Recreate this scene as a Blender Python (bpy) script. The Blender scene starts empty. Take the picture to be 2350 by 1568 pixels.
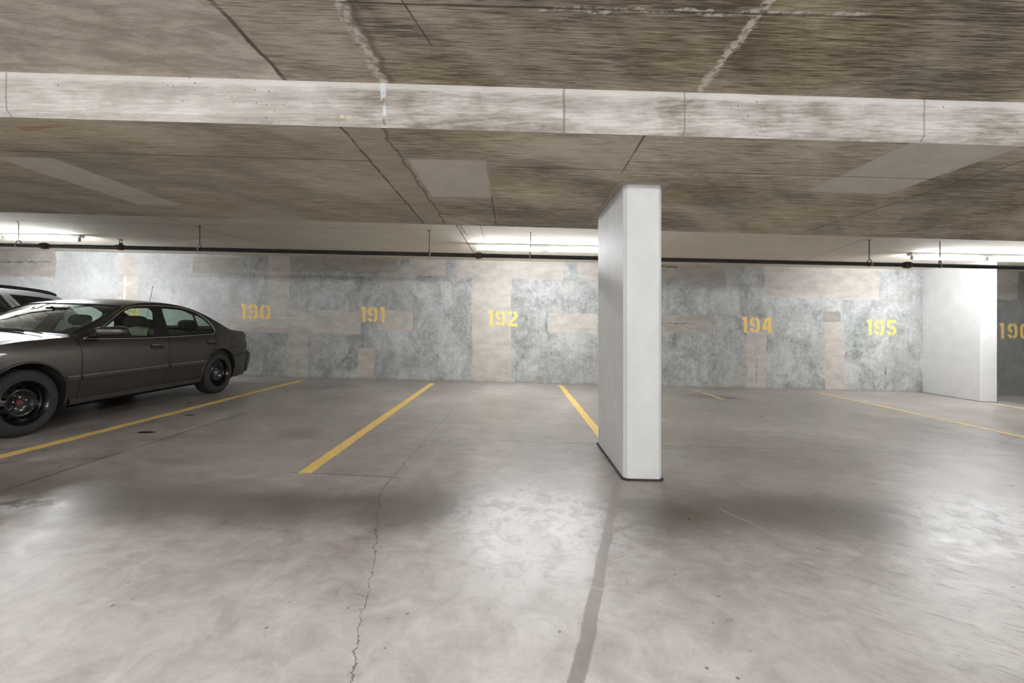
import bpy, bmesh, math, random
from mathutils import Vector
from mathutils.geometry import delaunay_2d_cdt
random.seed(7)
PI = math.pi
S = bpy.context.scene
C = S.collection

# ------------------------------------------------------------------ camera, world, exposure
CZ = 1.16                        # eye height over the floor at x = 0
FS = 0.024                       # the ramp falls towards +x
cam = bpy.data.cameras.new('camera'); cam.lens = 15.0; cam.sensor_width = 36.0
cam.shift_x = -3/2350; cam.shift_y = -34/2350
cam.clip_start = 0.05
co = bpy.data.objects.new('camera', cam); C.objects.link(co)
co.location = (0, 0, CZ); co.rotation_euler = (PI/2, 0, 0)
S.camera = co
S.view_settings.view_transform = 'Standard'; S.view_settings.look = 'None'
S.view_settings.gamma = 1.0; S.view_settings.use_curve_mapping = False
S.view_settings.exposure = 2.13
S.cycles.diffuse_bounces = 5; S.cycles.glossy_bounces = 3; S.cycles.max_bounces = 8
S.cycles.adaptive_threshold = 0.06
W = bpy.data.worlds.new('world'); S.world = W; W.use_nodes = True
W.node_tree.nodes['Background'].inputs[0].default_value = (0.9, 0.95, 1.0, 1)
W.node_tree.nodes['Background'].inputs[1].default_value = 0.02
TUBE_FAR, TUBE_NEAR = 40.0, 26.0  # emission of the fluorescent tubes (stalls / added unseen ones over the lane)

def zf(x): return -FS*x
def z_near(x): return CZ + 1.37 - 0.030*x
def z_band(x): return CZ + 1.13 - 0.0285*x
def z_far(x): return CZ + 1.36 - 0.0215*x
XL, XR = -14.0, 14.0
Y_BACK, Y_N, Y_F, Y_W = -7.5, 2.44, 4.82, 8.84

# ------------------------------------------------------------------ node helpers
class NT:
    def __init__(s, name):
        s.m = bpy.data.materials.new(name); s.m.use_nodes = True
        s.t = s.m.node_tree; s.n = s.t.nodes; s.l = s.t.links
        s.b = s.n['Principled BSDF']
        s.oc = s.n.new('ShaderNodeTexCoord').outputs['Object']
    def inp(s, sock, v):
        if isinstance(v, bpy.types.NodeSocket): s.l.new(v, sock)
        elif v is not None: sock.default_value = v
    def math(s, op, a, b=None, c=None, clamp=False):
        n = s.n.new('ShaderNodeMath'); n.operation = op; n.use_clamp = clamp
        s.inp(n.inputs[0], a)
        if b is not None: s.inp(n.inputs[1], b)
        if c is not None: s.inp(n.inputs[2], c)
        return n.outputs[0]
    def vmath(s, op, a, b=None):
        n = s.n.new('ShaderNodeVectorMath'); n.operation = op
        s.inp(n.inputs[0], a)
        if b is not None: s.inp(n.inputs[1], b)
        return n.outputs[0]
    def xyz(s, v):
        n = s.n.new('ShaderNodeSeparateXYZ'); s.l.new(v, n.inputs[0]); return n.outputs
    def comb(s, x, y, z):
        n = s.n.new('ShaderNodeCombineXYZ')
        s.inp(n.inputs[0], x); s.inp(n.inputs[1], y); s.inp(n.inputs[2], z); return n.outputs[0]
    def noise(s, v, scale=1, detail=4, rough=.55, dist=0, col=False):
        n = s.n.new('ShaderNodeTexNoise'); s.l.new(v, n.inputs['Vector'])
        n.inputs['Scale'].default_value = scale; n.inputs['Detail'].default_value = min(detail, 5)
        n.inputs['Roughness'].default_value = rough; n.inputs['Distortion'].default_value = dist
        return n.outputs['Color' if col else 'Fac']
    def voro(s, v, scale=1, feature='F1'):
        n = s.n.new('ShaderNodeTexVoronoi'); s.l.new(v, n.inputs['Vector']); n.feature = feature
        n.inputs['Scale'].default_value = scale; return n.outputs['Distance']
    def ss(s, v, a, b, lo=0., hi=1.):
        n = s.n.new('ShaderNodeMapRange'); n.interpolation_type = 'SMOOTHSTEP'
        s.inp(n.inputs[0], v); n.inputs[1].default_value = a; n.inputs[2].default_value = b
        n.inputs[3].default_value = lo; n.inputs[4].default_value = hi
        return n.outputs[0]
    def lin(s, v, a, b, lo=0., hi=1.):
        n = s.n.new('ShaderNodeMapRange')
        s.inp(n.inputs[0], v); n.inputs[1].default_value = a; n.inputs[2].default_value = b
        n.inputs[3].default_value = lo; n.inputs[4].default_value = hi
        return n.outputs[0]
    def mix(s, f, a, b, mode='MIX'):
        n = s.n.new('ShaderNodeMix'); n.data_type = 'RGBA'; n.blend_type = mode
        s.inp(n.inputs[0], f)
        s.inp(n.inputs[6], a if isinstance(a, bpy.types.NodeSocket) else (*a, 1))
        s.inp(n.inputs[7], b if isinstance(b, bpy.types.NodeSocket) else (*b, 1))
        return n.outputs[2]
    def mul(s, *a):
        r = a[0]
        for k in a[1:]: r = s.math('MULTIPLY', r, k)
        return r
    def mx(s, *a):
        r = a[0]
        for k in a[1:]: r = s.math('MAXIMUM', r, k)
        return r
    def rect(s, v, x0, x1, y0, y1, soft=.015):
        """mask of a rectangle in the xy of vector v, 1 inside"""
        d = s.vmath('SUBTRACT', s.vmath('ABSOLUTE', s.vmath('SUBTRACT', v, ((x0+x1)/2, (y0+y1)/2, 0))), ((x1-x0)/2, (y1-y0)/2, 0))
        o = s.xyz(d)
        return s.ss(s.math('MAXIMUM', o[0], o[1]), -soft, soft, 1, 0)
    def seg(s, v, a, b, w, soft):
        """mask of a line a-b of half width w in the xy of v"""
        L = math.hypot(b[0]-a[0], b[1]-a[1]); ux, uy = (b[0]-a[0])/L, (b[1]-a[1])/L
        p = s.vmath('SUBTRACT', v, ((a[0]+b[0])/2, (a[1]+b[1])/2, 0))
        o = s.xyz(p)
        al = s.math('ABSOLUTE', s.math('ADD', s.math('MULTIPLY', o[0], ux), s.math('MULTIPLY', o[1], uy)))
        ac = s.math('ABSOLUTE', s.math('SUBTRACT', s.math('MULTIPLY', o[0], uy), s.math('MULTIPLY', o[1], ux)))
        return s.math('MULTIPLY', s.ss(ac, w, w+soft, 1, 0), s.ss(al, L/2-.02, L/2+.02, 1, 0))
    def spot(s, v, cx, cy, rx, ry, soft=.6):
        p = s.vmath('MULTIPLY', s.vmath('SUBTRACT', v, (cx, cy, 0)), (1/rx, 1/ry, 0))
        n = s.n.new('ShaderNodeVectorMath'); n.operation = 'LENGTH'; s.l.new(p, n.inputs[0])
        return s.ss(n.outputs['Value'], 1-soft, 1+soft*.3, 1, 0)
    def bump(s, h, strength=.3, dist=.01):
        n = s.n.new('ShaderNodeBump'); s.l.new(h, n.inputs['Height'])
        n.inputs['Strength'].default_value = strength; n.inputs['Distance'].default_value = dist
        s.l.new(n.outputs[0], s.b.inputs['Normal'])
    def out(s, col=None, rough=None, spec=None):
        if col is not None: s.inp(s.b.inputs['Base Color'], col if isinstance(col, bpy.types.NodeSocket) else (*col, 1))
        if rough is not None: s.inp(s.b.inputs['Roughness'], rough)
        if spec is not None: s.inp(s.b.inputs['Specular IOR Level'], spec)
        return s.m

def simple(name, col, rough=.5, metal=0., coat=0., spec=.5, noise=.0, nscale=30):
    t = NT(name)
    c = (*col, 1)
    if noise:
        n = t.noise(t.oc, nscale, 4)
        c = t.mix(t.lin(n, .3, .7, 0, 1), tuple(k*(1-noise) for k in col), tuple(min(1, k*(1+noise)) for k in col))
        t.l.new(c, t.b.inputs['Base Color'])
    else: t.b.inputs['Base Color'].default_value = c
    t.b.inputs['Roughness'].default_value = rough; t.b.inputs['Metallic'].default_value = metal
    t.b.inputs['Specular IOR Level'].default_value = spec
    t.b.inputs['Coat Weight'].default_value = coat; t.b.inputs['Coat Roughness'].default_value = .04
    return t.m

def glass(name, tint, trans):
    """thin pane: clear tinted transmission plus a fresnel reflection"""
    m = bpy.data.materials.new(name); m.use_nodes = True; nt = m.node_tree; nt.nodes.clear()
    o = nt.nodes.new('ShaderNodeOutputMaterial'); mx = nt.nodes.new('ShaderNodeMixShader')
    tr = nt.nodes.new('ShaderNodeBsdfTransparent'); gl = nt.nodes.new('ShaderNodeBsdfGlossy')
    fr = nt.nodes.new('ShaderNodeFresnel'); ge = nt.nodes.new('ShaderNodeNewGeometry'); mr = nt.nodes.new('ShaderNodeMapRange')
    mr.inputs[3].default_value = 1.5; mr.inputs[4].default_value = 1/1.5      # same reflection from either face of the pane
    nt.links.new(ge.outputs['Backfacing'], mr.inputs[0]); nt.links.new(mr.outputs[0], fr.inputs[0])
    tr.inputs[0].default_value = (tint[0]*trans, tint[1]*trans, tint[2]*trans, 1)
    gl.inputs['Roughness'].default_value = .02; gl.inputs[0].default_value = (1, 1, 1, 1)
    nt.links.new(fr.outputs[0], mx.inputs[0]); nt.links.new(tr.outputs[0], mx.inputs[1])
    nt.links.new(gl.outputs[0], mx.inputs[2]); nt.links.new(mx.outputs[0], o.inputs[0])
    return m

# ------------------------------------------------------------------ concrete materials
def grain(t, v, along=1.0, across=14.0):
    """wood-grain streaks left by plywood forms, running along x"""
    g1 = t.noise(t.vmath('MULTIPLY', v, (along, across, across)), 1.6, 6, .65, .6)
    g2 = t.noise(t.vmath('MULTIPLY', v, (along*3, across*5, across*5)), 1.7, 4, .7, .2)
    return t.math('ADD', t.mul(g1, .45), t.mul(t.ss(g2, .28, .72), .55))

def mat_ceiling(kind):
    t = NT('ceiling_concrete_'+kind)
    o = t.oc
    wob = t.vmath('SUBTRACT', t.noise(o, 6, 4, .6, 0, True), (.5, .5, .5))
    wv = t.vmath('ADD', o, t.vmath('MULTIPLY', wob, (.10, .10, 0)))
    wf = t.vmath('ADD', o, t.vmath('MULTIPLY', wob, (.03, .03, 0)))
    x = t.xyz(o)[0]; xw = t.xyz(wv)[0]
    g = grain(t, o)
    big = t.noise(t.vmath('MULTIPLY', o, (.7, 1.6, 1)), 1.0, 5, .6, .4)
    diag = t.noise(t.vmath('MULTIPLY', t.vmath('ADD', o, t.vmath('MULTIPLY', t.comb(t.xyz(o)[1], 0., 0.), (-.8, 0, 0))), (2.2, .5, 1)), 1.0, 4, .55, .2)
    f = t.math('ADD', t.mul(t.math('ADD', g, -.5), 1.9), t.math('ADD', t.mul(t.math('ADD', big, -.5), 1.9), t.mul(t.math('ADD', diag, -.5), 1.3)))
    f = t.math('ADD', f, .47, clamp=True)
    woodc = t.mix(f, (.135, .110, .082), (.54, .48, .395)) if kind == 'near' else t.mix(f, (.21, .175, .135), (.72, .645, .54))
    olive = t.mix(t.ss(t.noise(o, 1.3, 3), .45, .7), woodc, (1.03, 1.0, .86), 'MULTIPLY')
    smooth = t.mix(t.ss(t.noise(t.vmath('MULTIPLY', o, (1, 3, 1)), 4, 8, .72, .3), .33, .67), (.42, .365, .315), (.70, .635, .57))
    smooth = t.mix(t.mul(t.ss(t.noise(o, 1.1, 3), .5, .75), .5), smooth, (.58, .46, .39))
    pits = t.ss(t.voro(t.vmath('MULTIPLY', wf, (1.0, 1.8, 1)), 22), .05, .11, 1, 0)
    pits = t.mul(pits, t.ss(t.noise(o, 2.2, 2), .55, .65))
    col = olive
    if kind == 'near':
        L = t.ss(xw, -1.32, -1.30, 1, 0)
        col = t.mix(L, col, smooth)
        S2 = t.mul(t.ss(xw, -1.31, -1.29), t.ss(t.xyz(wv)[0], -.77, -.74, 1, 0))
        col = t.mix(t.mul(S2, .55), col, t.mix(f, (.26, .22, .18), (.66, .60, .51)))
        lines = t.mx(t.seg(wf, (-1.30, 3), (-1.29, -6), .006, .012), t.seg(wf, (-4.9, 3), (-4.9, -6), .004, .008),
                     t.seg(o, (-.75, 1.83), (14, 1.80), .003, .006), t.seg(o, (-14, .6), (14, .6), .003, .005),
                     t.seg(o, (3.5, 3), (3.5, -6), .002, .004), t.seg(o, (-.4, 2.1), (-.55, 1.5), .002, .004))
        spall = t.mx(t.seg(wv, (-.74, 2.5), (-.72, -3), .02, .02), t.seg(wv, (1.05, 2.5), (1.07, -3), .012, .02),
                     t.seg(wv, (.1, 1.83), (1.5, 1.82), .008, .012), t.seg(wv, (2.2, 1.80), (4.5, 1.78), .012, .03))
        rough_edge = t.mul(t.seg(wv, (-.70, 2.45), (-.68, 1.2), .004, .03), .5)
    elif kind == 'band':
        P = t.mx(t.rect(wf, 2.30, 2.95, 2.46, 3.36), t.rect(wf, -.72, -.19, 2.92, 3.76), t.rect(wf, -3.80, -3.35, 3.10, 4.32))
        L = t.mul(t.ss(xw, -1.01, -.99), t.ss(xw, -.77, -.75, 1, 0))
        col = t.mix(t.mul(t.ss(xw, -.9, -.6, 1, 0), .35), col, (.50, .45, .375))
        col = t.mix(t.mul(L, .65), col, t.mix(g, (.32, .28, .225), (.62, .56, .47)))
        pc = t.mix(t.noise(o, 8, 5), (.56, .51, .47), (.74, .69, .63))
        col = t.mix(P, col, pc)
        pits = t.mx(pits, t.mul(P, t.ss(t.voro(t.vmath('MULTIPLY', o, (1, 2, 1)), 16), .06, .12, 1, 0)))
        lines = t.mx(t.seg(wf, (-1.0, 2), (-1.0, 6), .004, .007), t.seg(o, (-14, 2.98), (-1, 2.98), .003, .006),
                     t.seg(o, (-.1, 3.02), (14, 3.02), .003, .006), t.seg(o, (-14, 4.05), (14, 4.05), .002, .005),
                     t.seg(o, (.76, 2.4), (.78, 3.1), .003, .006), t.seg(o, (4.2, 2), (4.2, 6), .003, .006),
                     t.seg(o, (3.2, 2), (3.2, 6), .003, .006), t.seg(o, (-.19, 3.7), (-.19, 4.8), .003, .006))
        spall = t.mx(t.mul(t.seg(wv, (.9, 3.03), (2.4, 3.05), .004, .012), .8), t.mul(t.spot(wv, -5.0, 2.75, .35, .13), .5))
        rough_edge = t.mul(t.seg(wv, (-.76, 2.4), (-.76, 4.8), .004, .012), .55)
        col = t.mix(t.mul(t.seg(wv, (-3.05, 2.62), (-2.7, 2.56), .012, .02), .5), col, (.45, .16, .10))
    else:
        lines = t.mx(t.seg(wf, (-.80, 4), (-.72, 9), .005, .01), t.seg(o, (-.45, 4), (-.45, 7), .002, .004),
                     t.seg(o, (-14, 6.1), (-1, 6.1), .003, .006), t.seg(o, (4.9, 5.5), (5.6, 8.8), .003, .006),
                     t.seg(wf, (-4.8, 5), (-4.2, 8.8), .004, .008), t.seg(o, (-14, 7.9), (14, 7.9), .003, .006))
        spall = t.mul(t.spot(wv, 1.5, 6.4, .3, .1), 0.)
        rough_edge = t.mul(t.seg(wv, (-.76, 4.8), (-.7, 6.4), .006, .012), .6)
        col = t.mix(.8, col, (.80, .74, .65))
    spk = t.ss(t.noise(t.vmath('MULTIPLY', o, (3, 14, 1)), 7, 5, .75), .60, .72)
    col = t.mix(t.mul(spk, .55), col, (.09, .075, .058))
    lt = t.ss(t.noise(t.vmath('MULTIPLY', o, (2.2, 13, 1)), 5, 5, .75, .4), .61, .73)
    col = t.mix(t.mul(lt, .35), col, (.74, .68, .60))
    col = t.mix(t.mul(spall, t.ss(t.noise(o, 30, 3), .35, .6)), col, (.72, .68, .62))
    col = t.mix(t.mul(pits, .7), col, (.10, .085, .07))
    lines = t.mul(lines, t.ss(t.noise(o, 5, 4, .7), .3, .55, .35, .85))
    col = t.mix(t.mx(lines, rough_edge), col, (.09, .074, .058))
    t.bump(t.math('SUBTRACT', t.math('ADD', g, t.mul(f, .3)), t.mul(t.mx(lines, pits, rough_edge), 1.2)), .35, .006)
    return t.out(col, .85, .25)

def mat_beam_face():
    t = NT('beam_face_concrete'); o = t.oc
    c = t.xyz(o)
    p = t.comb(c[0], t.math('ADD', c[2], t.mul(c[0], .03)), 0.)     # x, height above the ramp
    wob = t.vmath('SUBTRACT', t.noise(o, 9, 5, .6, 0, True), (.5, .5, .5))
    wf = t.vmath('ADD', p, t.vmath('MULTIPLY', wob, (.02, .02, 0)))
    g = grain(t, t.comb(c[0], c[2], 0.), 1.2, 9)
    b = t.noise(t.vmath('MULTIPLY', o, (1, 1, 2.2)), 2.2, 6, .65, .6)
    f = t.math('ADD', t.mul(t.math('ADD', g, -.5), 1.3), t.math('ADD', t.mul(t.math('ADD', b, -.5), 2.6), .55), clamp=True)
    col = t.mix(f, (.27, .235, .195), (.70, .66, .62))
    left = t.ss(c[0], -1.2, -.74, 1, 0)
    col = t.mix(t.mul(left, .35), col, (.76, .73, .69))
    dk = t.ss(t.noise(t.vmath('MULTIPLY', o, (.5, 1, 2)), 2.5, 5, .6, 1.5), .55, .75)
    col = t.mix(t.mul(dk, .35), col, (.24, .20, .165))
    top = t.ss(t.xyz(wf)[1], CZ+1.325, CZ+1.35)
    col = t.mix(t.mul(top, .7), col, (.74, .72, .69))
    seams = None
    for X, w in ((-5.9, .003), (-.745, .006), (.29, .004), (2.35, .002), (3.52, .003), (-2.9, .002), (-4.0, .0015), (4.35, .002), (.98, .0015)):
        m = t.seg(wf, (X, 2), (X, 3), w, .005); seams = m if seams is None else t.mx(seams, m)
    col = t.mix(t.mul(seams, .6), col, (.20, .17, .14))
    white = t.seg(wf, (-.735, 2), (-.755, 3), .006, .016)
    col = t.mix(t.mul(white, t.ss(t.noise(o, 14, 4), .4, .6)), col, (.72, .78, .80))
    yel = t.mx(t.spot(wf, -.98, CZ+1.175, .014, .012), t.mul(t.spot(wf, -.94, CZ+1.17, .02, .012), .5))
    col = t.mix(yel, col, (.78, .62, .32))
    pits = t.mul(t.ss(t.voro(o, 24), .07, .11, 1, 0), t.ss(t.noise(o, 2.6, 2), .56, .66))
    col = t.mix(t.mul(pits, .9), col, (.06, .05, .04))
    t.bump(t.math('SUBTRACT', f, t.mx(pits, seams)), .3, .006)
    return t.out(col, .85, .25)

def mat_wall(kind=0):
    t = NT('wall_concrete' if kind == 0 else 'wall_plaster_patch'); o = t.oc; c = t.xyz(o)
    p = t.comb(c[0], t.math('ADD', c[2], t.mul(c[0], FS)), 0.)      # x, height above the ramp
    wob = t.vmath('SUBTRACT', t.noise(o, 5, 5, .6, 0, True), (.5, .5, .5))
    wf = t.vmath('ADD', p, t.vmath('MULTIPLY', wob, (.05, .05, 0)))
    n1 = t.noise(t.vmath('MULTIPLY', o, (1, 1, .8)), 2.0, 8, .68, .7)
    n2 = t.noise(t.vmath('MULTIPLY', o, (1, 1, 1.2)), 8.0, 6, .7, 1.3)
    n3 = t.noise(t.vmath('MULTIPLY', o, (14, 1, 1.2)), 1.6, 4, .6, .3)
    f = t.math('ADD', t.mul(t.math('ADD', n1, -.5), 2.2), t.math('ADD', t.mul(t.math('ADD', n2, -.5), 1.3), t.mul(t.math('ADD', n3, -.5), .4)))
    f = t.math('ADD', f, .5, clamp=True)
    col = t.mix(f, (.205, .205, .195), (.56, .575, .57))
    col = t.mix(t.mul(t.ss(t.noise(o, 1.2, 4), .5, .66), .5), col, (.93, 1.0, .99), 'MULTIPLY')
    col = t.mix(t.mul(t.ss(t.noise(t.vmath('ADD', o, (7, 3, 1)), 1.0, 5, .6), .5, .68), .45), col, (.40, .375, .34))
    # lighter blotches and swirls left by the trowel
    sw = t.ss(t.noise(t.vmath('ADD', o, t.vmath('MULTIPLY', wob, (.6, 0, .6))), 6, 7, .75, 2.6), .56, .70)
    col = t.mix(t.mul(sw, .5), col, (.66, .68, .675))
    dk = t.ss(t.noise(o, 15, 6, .75, .6), .60, .74)
    col = t.mix(t.mul(dk, .40), col, (.16, .16, .15))
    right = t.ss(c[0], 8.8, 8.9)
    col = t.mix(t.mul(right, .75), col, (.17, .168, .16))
    leftw = t.ss(c[0], -6.2, -5.2, 1, 0)
    col = t.mix(t.mul(leftw, .45), col, (.52, .525, .52))
    if kind:
        c1, c2 = {1: ((.42, .39, .35), (.55, .515, .475)), 2: ((.33, .305, .27), (.42, .39, .355)), 3: ((.30, .28, .255), (.36, .33, .31))}[kind]
        pn = t.noise(t.vmath('MULTIPLY', o, (1, 1, 2)), 3.5, 6, .6)
        col = t.mix(t.ss(pn, .3, .7), c1, c2); f = pn
    # cracks in the patches
    wc = t.vmath('ADD', p, t.vmath('MULTIPLY', t.vmath('SUBTRACT', t.noise(o, 14, 4, .6, 0, True), (.5, .5, .5)), (.12, .12, 0)))
    cr = t.mx(t.seg(wc, (2.9, 1.30), (3.75, 1.31), .003, .004), t.seg(wc, (5.03, .12), (5.04, .62), .005, .005),
              t.seg(wc, (-10.8, 2.25), (-9.6, 2.27), .006, .006), t.seg(wc, (-4.47, .02), (-4.45, .4), .002, .003),
              t.seg(wc, (3.0, 2.50), (3.4, 2.47), .012, .01), t.seg(wc, (7.70, .35), (7.71, .52), .009, .008),
              t.seg(p, (2.56, -.2), (2.6, 2.7), .002, .004))
    wh = t.mx(t.seg(wc, (-8.05, 1.2), (-8.05, 2.0), .02, .01), t.mul(t.seg(wc, (-5.3, 1.24), (-4.3, 1.22), .004, .01), .7))
    col = t.mix(t.mul(cr, .8), col, (.10, .09, .08))
    col = t.mix(t.mul(wh, .8), col, (.74, .72, .66))
    foot_dark = t.ss(t.math('ADD', t.xyz(wc)[1], 0.), .0, .06, 1, 0)
    col = t.mix(t.mul(foot_dark, .5), col, (.30, .26, .22))  # wall darker and browner along its foot
    t.bump(t.math('SUBTRACT', f, cr), .3 if not kind else .05, .005)
    return t.out(col, t.lin(f, 0, 1, .75, .5), .3)
PATCH = [(-5.08,-4.63,1.36,2.6,1),(-5.91,-3.15,0.92,1.40,1),(-4.63,-4.25,0.01,0.95,1),(-5.08,-2.42,2.23,2.6,2),(-2.80,-2.09,1.01,1.43,1),
 (-3.23,-2.89,-0.01,0.64,1),(-2.15,-1.41,2.18,2.51,1),(-0.85,-0.04,-0.02,2.50,1),(-1.16,1.04,2.15,2.6,1),(0.72,1.74,1.05,1.46,1),
 (1.35,2.1,2.17,2.6,1),(2.91,4.39,2.20,2.6,2),(5.20,7.57,1.89,2.6,1),(2.46,4.06,1.11,1.47,2),(4.84,5.24,-0.03,1.19,1),(6.46,6.86,0.00,1.42,1),
 (6.41,6.78,1.42,1.63,3),(8.6,10.45,1.97,2.6,2),(-11.18,-9.48,1.96,2.50,2),(-8.20,-7.77,1.0,2.42,1),(-6.64,-5.58,2.11,2.46,2)]

def mat_floor():
    t = NT('floor_concrete'); o = t.oc; c = t.xyz(o)
    p = t.comb(c[0], c[1], 0.)
    wob = t.vmath('SUBTRACT', t.noise(o, 4, 6, .65, 0, True), (.5, .5, .5))
    wf = t.vmath('ADD', p, t.vmath('MULTIPLY', wob, (.04, .04, 0)))
    wv = t.vmath('ADD', p, t.vmath('MULTIPLY', wob, (.35, .28, 0)))
    n1 = t.noise(p, .9, 8, .66, .8)
    n2 = t.noise(p, 5.0, 7, .7, .6)
    n3 = t.noise(t.vmath('MULTIPLY', t.vmath('ADD', p, t.vmath('MULTIPLY', t.comb(c[1], 0., 0.), (.6, 0, 0))), (1.8, 5.5, 1)), 1.8, 6, .7, .9)
    fine = t.noise(p, 60, 4, .7)
    f = t.math('ADD', t.mul(t.math('ADD', n1, -.5), 1.9), t.math('ADD', t.mul(t.math('ADD', n2, -.5), 1.5), t.math('ADD', t.mul(t.math('ADD', n3, -.5), 1.1), t.mul(t.math('ADD', fine, -.5), .6))))
    f = t.math('ADD', f, .5, clamp=True)
    col = t.mix(f, (.33, .285, .265), (.72, .675, .645))
    # floor darker from the near end of the stalls to the wall
    stall_dark = t.mul(t.ss(t.xyz(t.vmath('ADD', p, t.vmath('MULTIPLY', wob, (.7, .7, 0))))[1], 1.9, 3.0), t.ss(t.noise(p, .7, 5, .6, .5), .25, .6, .45, 1.0))
    col = t.mix(t.mul(stall_dark, .62), col, t.mix(n2, (.13, .108, .096), (.34, .295, .27)))
    col = t.mix(t.mul(t.ss(t.noise(t.vmath('ADD', p, (5, 9, 0)), .8, 4), .48, .7), .35), col, (.92, 1.0, .97), 'MULTIPLY')
    # stains and oil drips in the stalls, painted shade under the sedan, deepened dark band
    st = None
    for s_ in ((-2.2, 4.4, .32, .28, .5), (1.11, 2.72, .22, .16, .75), (1.95, 2.88, .75, .30, .55), (3.45, 7.6, .75, .35, .6), (3.38, 3.12, .10, .05, .6),
               (1.35, 1.52, .35, .2, .45), (-.9, 2.75, .07, .18, .6), (-2.6, 6.6, .6, .5, .3), (-5.5, 5.3, 1.1, 2.0, .8), (-3.4, 3.0, 1.6, .35, .4),  # the large spot paints the sedan's shade into the floor colour
               (-1.4, 2.75, .9, .16, .45), (6.9, 6.6, .6, .4, .4), (2.4, 6.2, .8, .6, .25), (-3.05, 5.4, .5, .5, .4)):
        k = t.mul(t.spot(wv, *s_[:4], .9), s_[4]); st = k if st is None else t.mx(st, k)
    col = t.mix(st, col, (.15, .125, .095))
    lane = t.mul(t.ss(t.xyz(wv)[1], 2.25, 2.6), t.ss(t.xyz(wv)[1], 2.75, 3.15, 1, 0), t.ss(t.math('ABSOLUTE', t.math('ADD', c[0], -.15)), .25, .8))  # darker band across the floor, left out around the middle
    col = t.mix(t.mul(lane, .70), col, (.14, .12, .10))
    oil = t.mx(t.spot(wf, -3.72, 4.33, .10, .05, .3), t.spot(wf, -3.90, 5.15, .06, .045, .3), t.spot(wf, 3.8, 7.45, .12, .05, .3), t.spot(wf, -4.45, 5.9, .07, .04, .3))
    col = t.mix(t.mul(oil, .97), col, (.018, .013, .010))
    # pale broken patches left of the pillar and towards both sides
    wh = t.mul(t.mx(t.spot(wv, .15, 2.45, .62, .75, .5), t.spot(wv, 3.2, 2.4, .9, .8, .7), t.mul(t.spot(wv, -3.1, 2.6, .35, .18, .6), .9)), t.ss(t.noise(p, 7, 7, .75, .7), .40, .55))
    col = t.mix(t.mul(wh, .62), col, (.86, .86, .87))
    col = t.mix(t.mul(t.ss(t.xyz(wv)[1], 2.3, 1.6), .6), col, t.mix(t.ss(n2, .25, .75), (.64, .60, .57), (.95, .92, .895)))  # floor colour lighter towards the camera
    # scratches
    al = t.math('SUBTRACT', t.mul(c[0], 2.5), t.mul(c[1], 1.7)); ac = t.math('ADD', t.mul(c[0], 13.), t.mul(c[1], 19.))
    a = t.noise(t.comb(al, ac, 0.), 2, 4, .75, .5)
    scr = t.mul(t.ss(a, .56, .61), t.ss(c[0], .9, 2.0))
    col = t.mix(t.mul(scr, .45), col, (.13, .11, .10))
    spk = t.ss(t.voro(p, 12), .06, .10, 1, 0)
    spk = t.mul(spk, t.ss(t.noise(p, 1.7, 2), .48, .56))
    col = t.mix(t.mul(spk, .7), col, (.09, .075, .06))
    # long filled strip below the pillar
    strip = t.mx(t.seg(wf, (.80, 3.25), (.37, 1.91), .022, .01), t.seg(wf, (.37, 1.91), (.12, 1.10), .022, .01))
    col = t.mix(t.mul(strip, .85), col, t.mix(n2, (.24, .20, .175), (.42, .365, .33)))
    joints = t.mx(t.seg(wf, (-3.36, 2.2), (-3.40, 8.8), .004, .008), t.seg(wf, (-.25, 4.32), (10, 4.12), .003, .007), t.seg(wf, (5.45, 4), (5.45, 8.8), .003, .008),
                  t.seg(wf, (-1.7, 3.28), (-.85, 3.22), .003, .01))
    wk = t.vmath('ADD', p, t.vmath('MULTIPLY', t.vmath('SUBTRACT', t.noise(o, 9, 5, .65, 0, True), (.5, .5, .5)), (.10, .10, 0)))
    crack = t.mx(t.seg(wk, (-.78, 7.6), (-.92, 2.93), .002, .003), t.seg(wk, (-.92, 2.93), (-.67, 2.04), .0018, .002), t.seg(wk, (-.67, 2.04), (-.45, 1.0), .0012, .0016),
                 t.mul(t.seg(wk, (-2.2, 2.3), (-2.0, 1.3), .001, .002), .4))
    ridge = t.seg(wf, (1.35, 2.8), (2.2, .9), .004, .01)
    col = t.mix(t.mul(ridge, .4), col, (.55, .52, .49))
    col = t.mix(t.mul(t.mx(joints, crack), .75), col, (.075, .06, .05))
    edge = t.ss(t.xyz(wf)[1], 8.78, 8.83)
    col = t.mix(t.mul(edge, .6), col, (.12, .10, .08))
    rough = t.lin(n2, .3, .7, .27, .41)
    t.bump(t.math('SUBTRACT', t.math('ADD', t.mul(n2, .5), t.mul(fine, .25)), t.mx(joints, crack, t.mul(scr, .3))), .16, .006)
    return t.out(col, rough, .55)

def mat_white_paint():
    t = NT('white_painted_concrete'); o = t.oc
    n = t.noise(o, 4, 5, .6)
    col = t.mix(t.ss(n, .3, .7), (.74, .745, .745), (.80, .805, .805))
    pits = t.mul(t.ss(t.voro(o, 17), .035, .055, 1, 0), t.ss(t.noise(o, 3.2, 2), .52, .6))
    col = t.mix(t.mul(pits, .75), col, (.16, .155, .15))
    scuff = t.mul(t.ss(t.noise(t.vmath('MULTIPLY', o, (1, 1, .6)), 22, 5, .75), .62, .72), t.ss(t.xyz(o)[2], .35, .8, 1, 0))
    col = t.mix(t.mul(scuff, .25), col, (.45, .45, .45))
    t.bump(t.math('SUBTRACT', t.mul(t.noise(o, 18, 4), .5), pits), .15, .005)
    return t.out(col, .55, .35)

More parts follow.
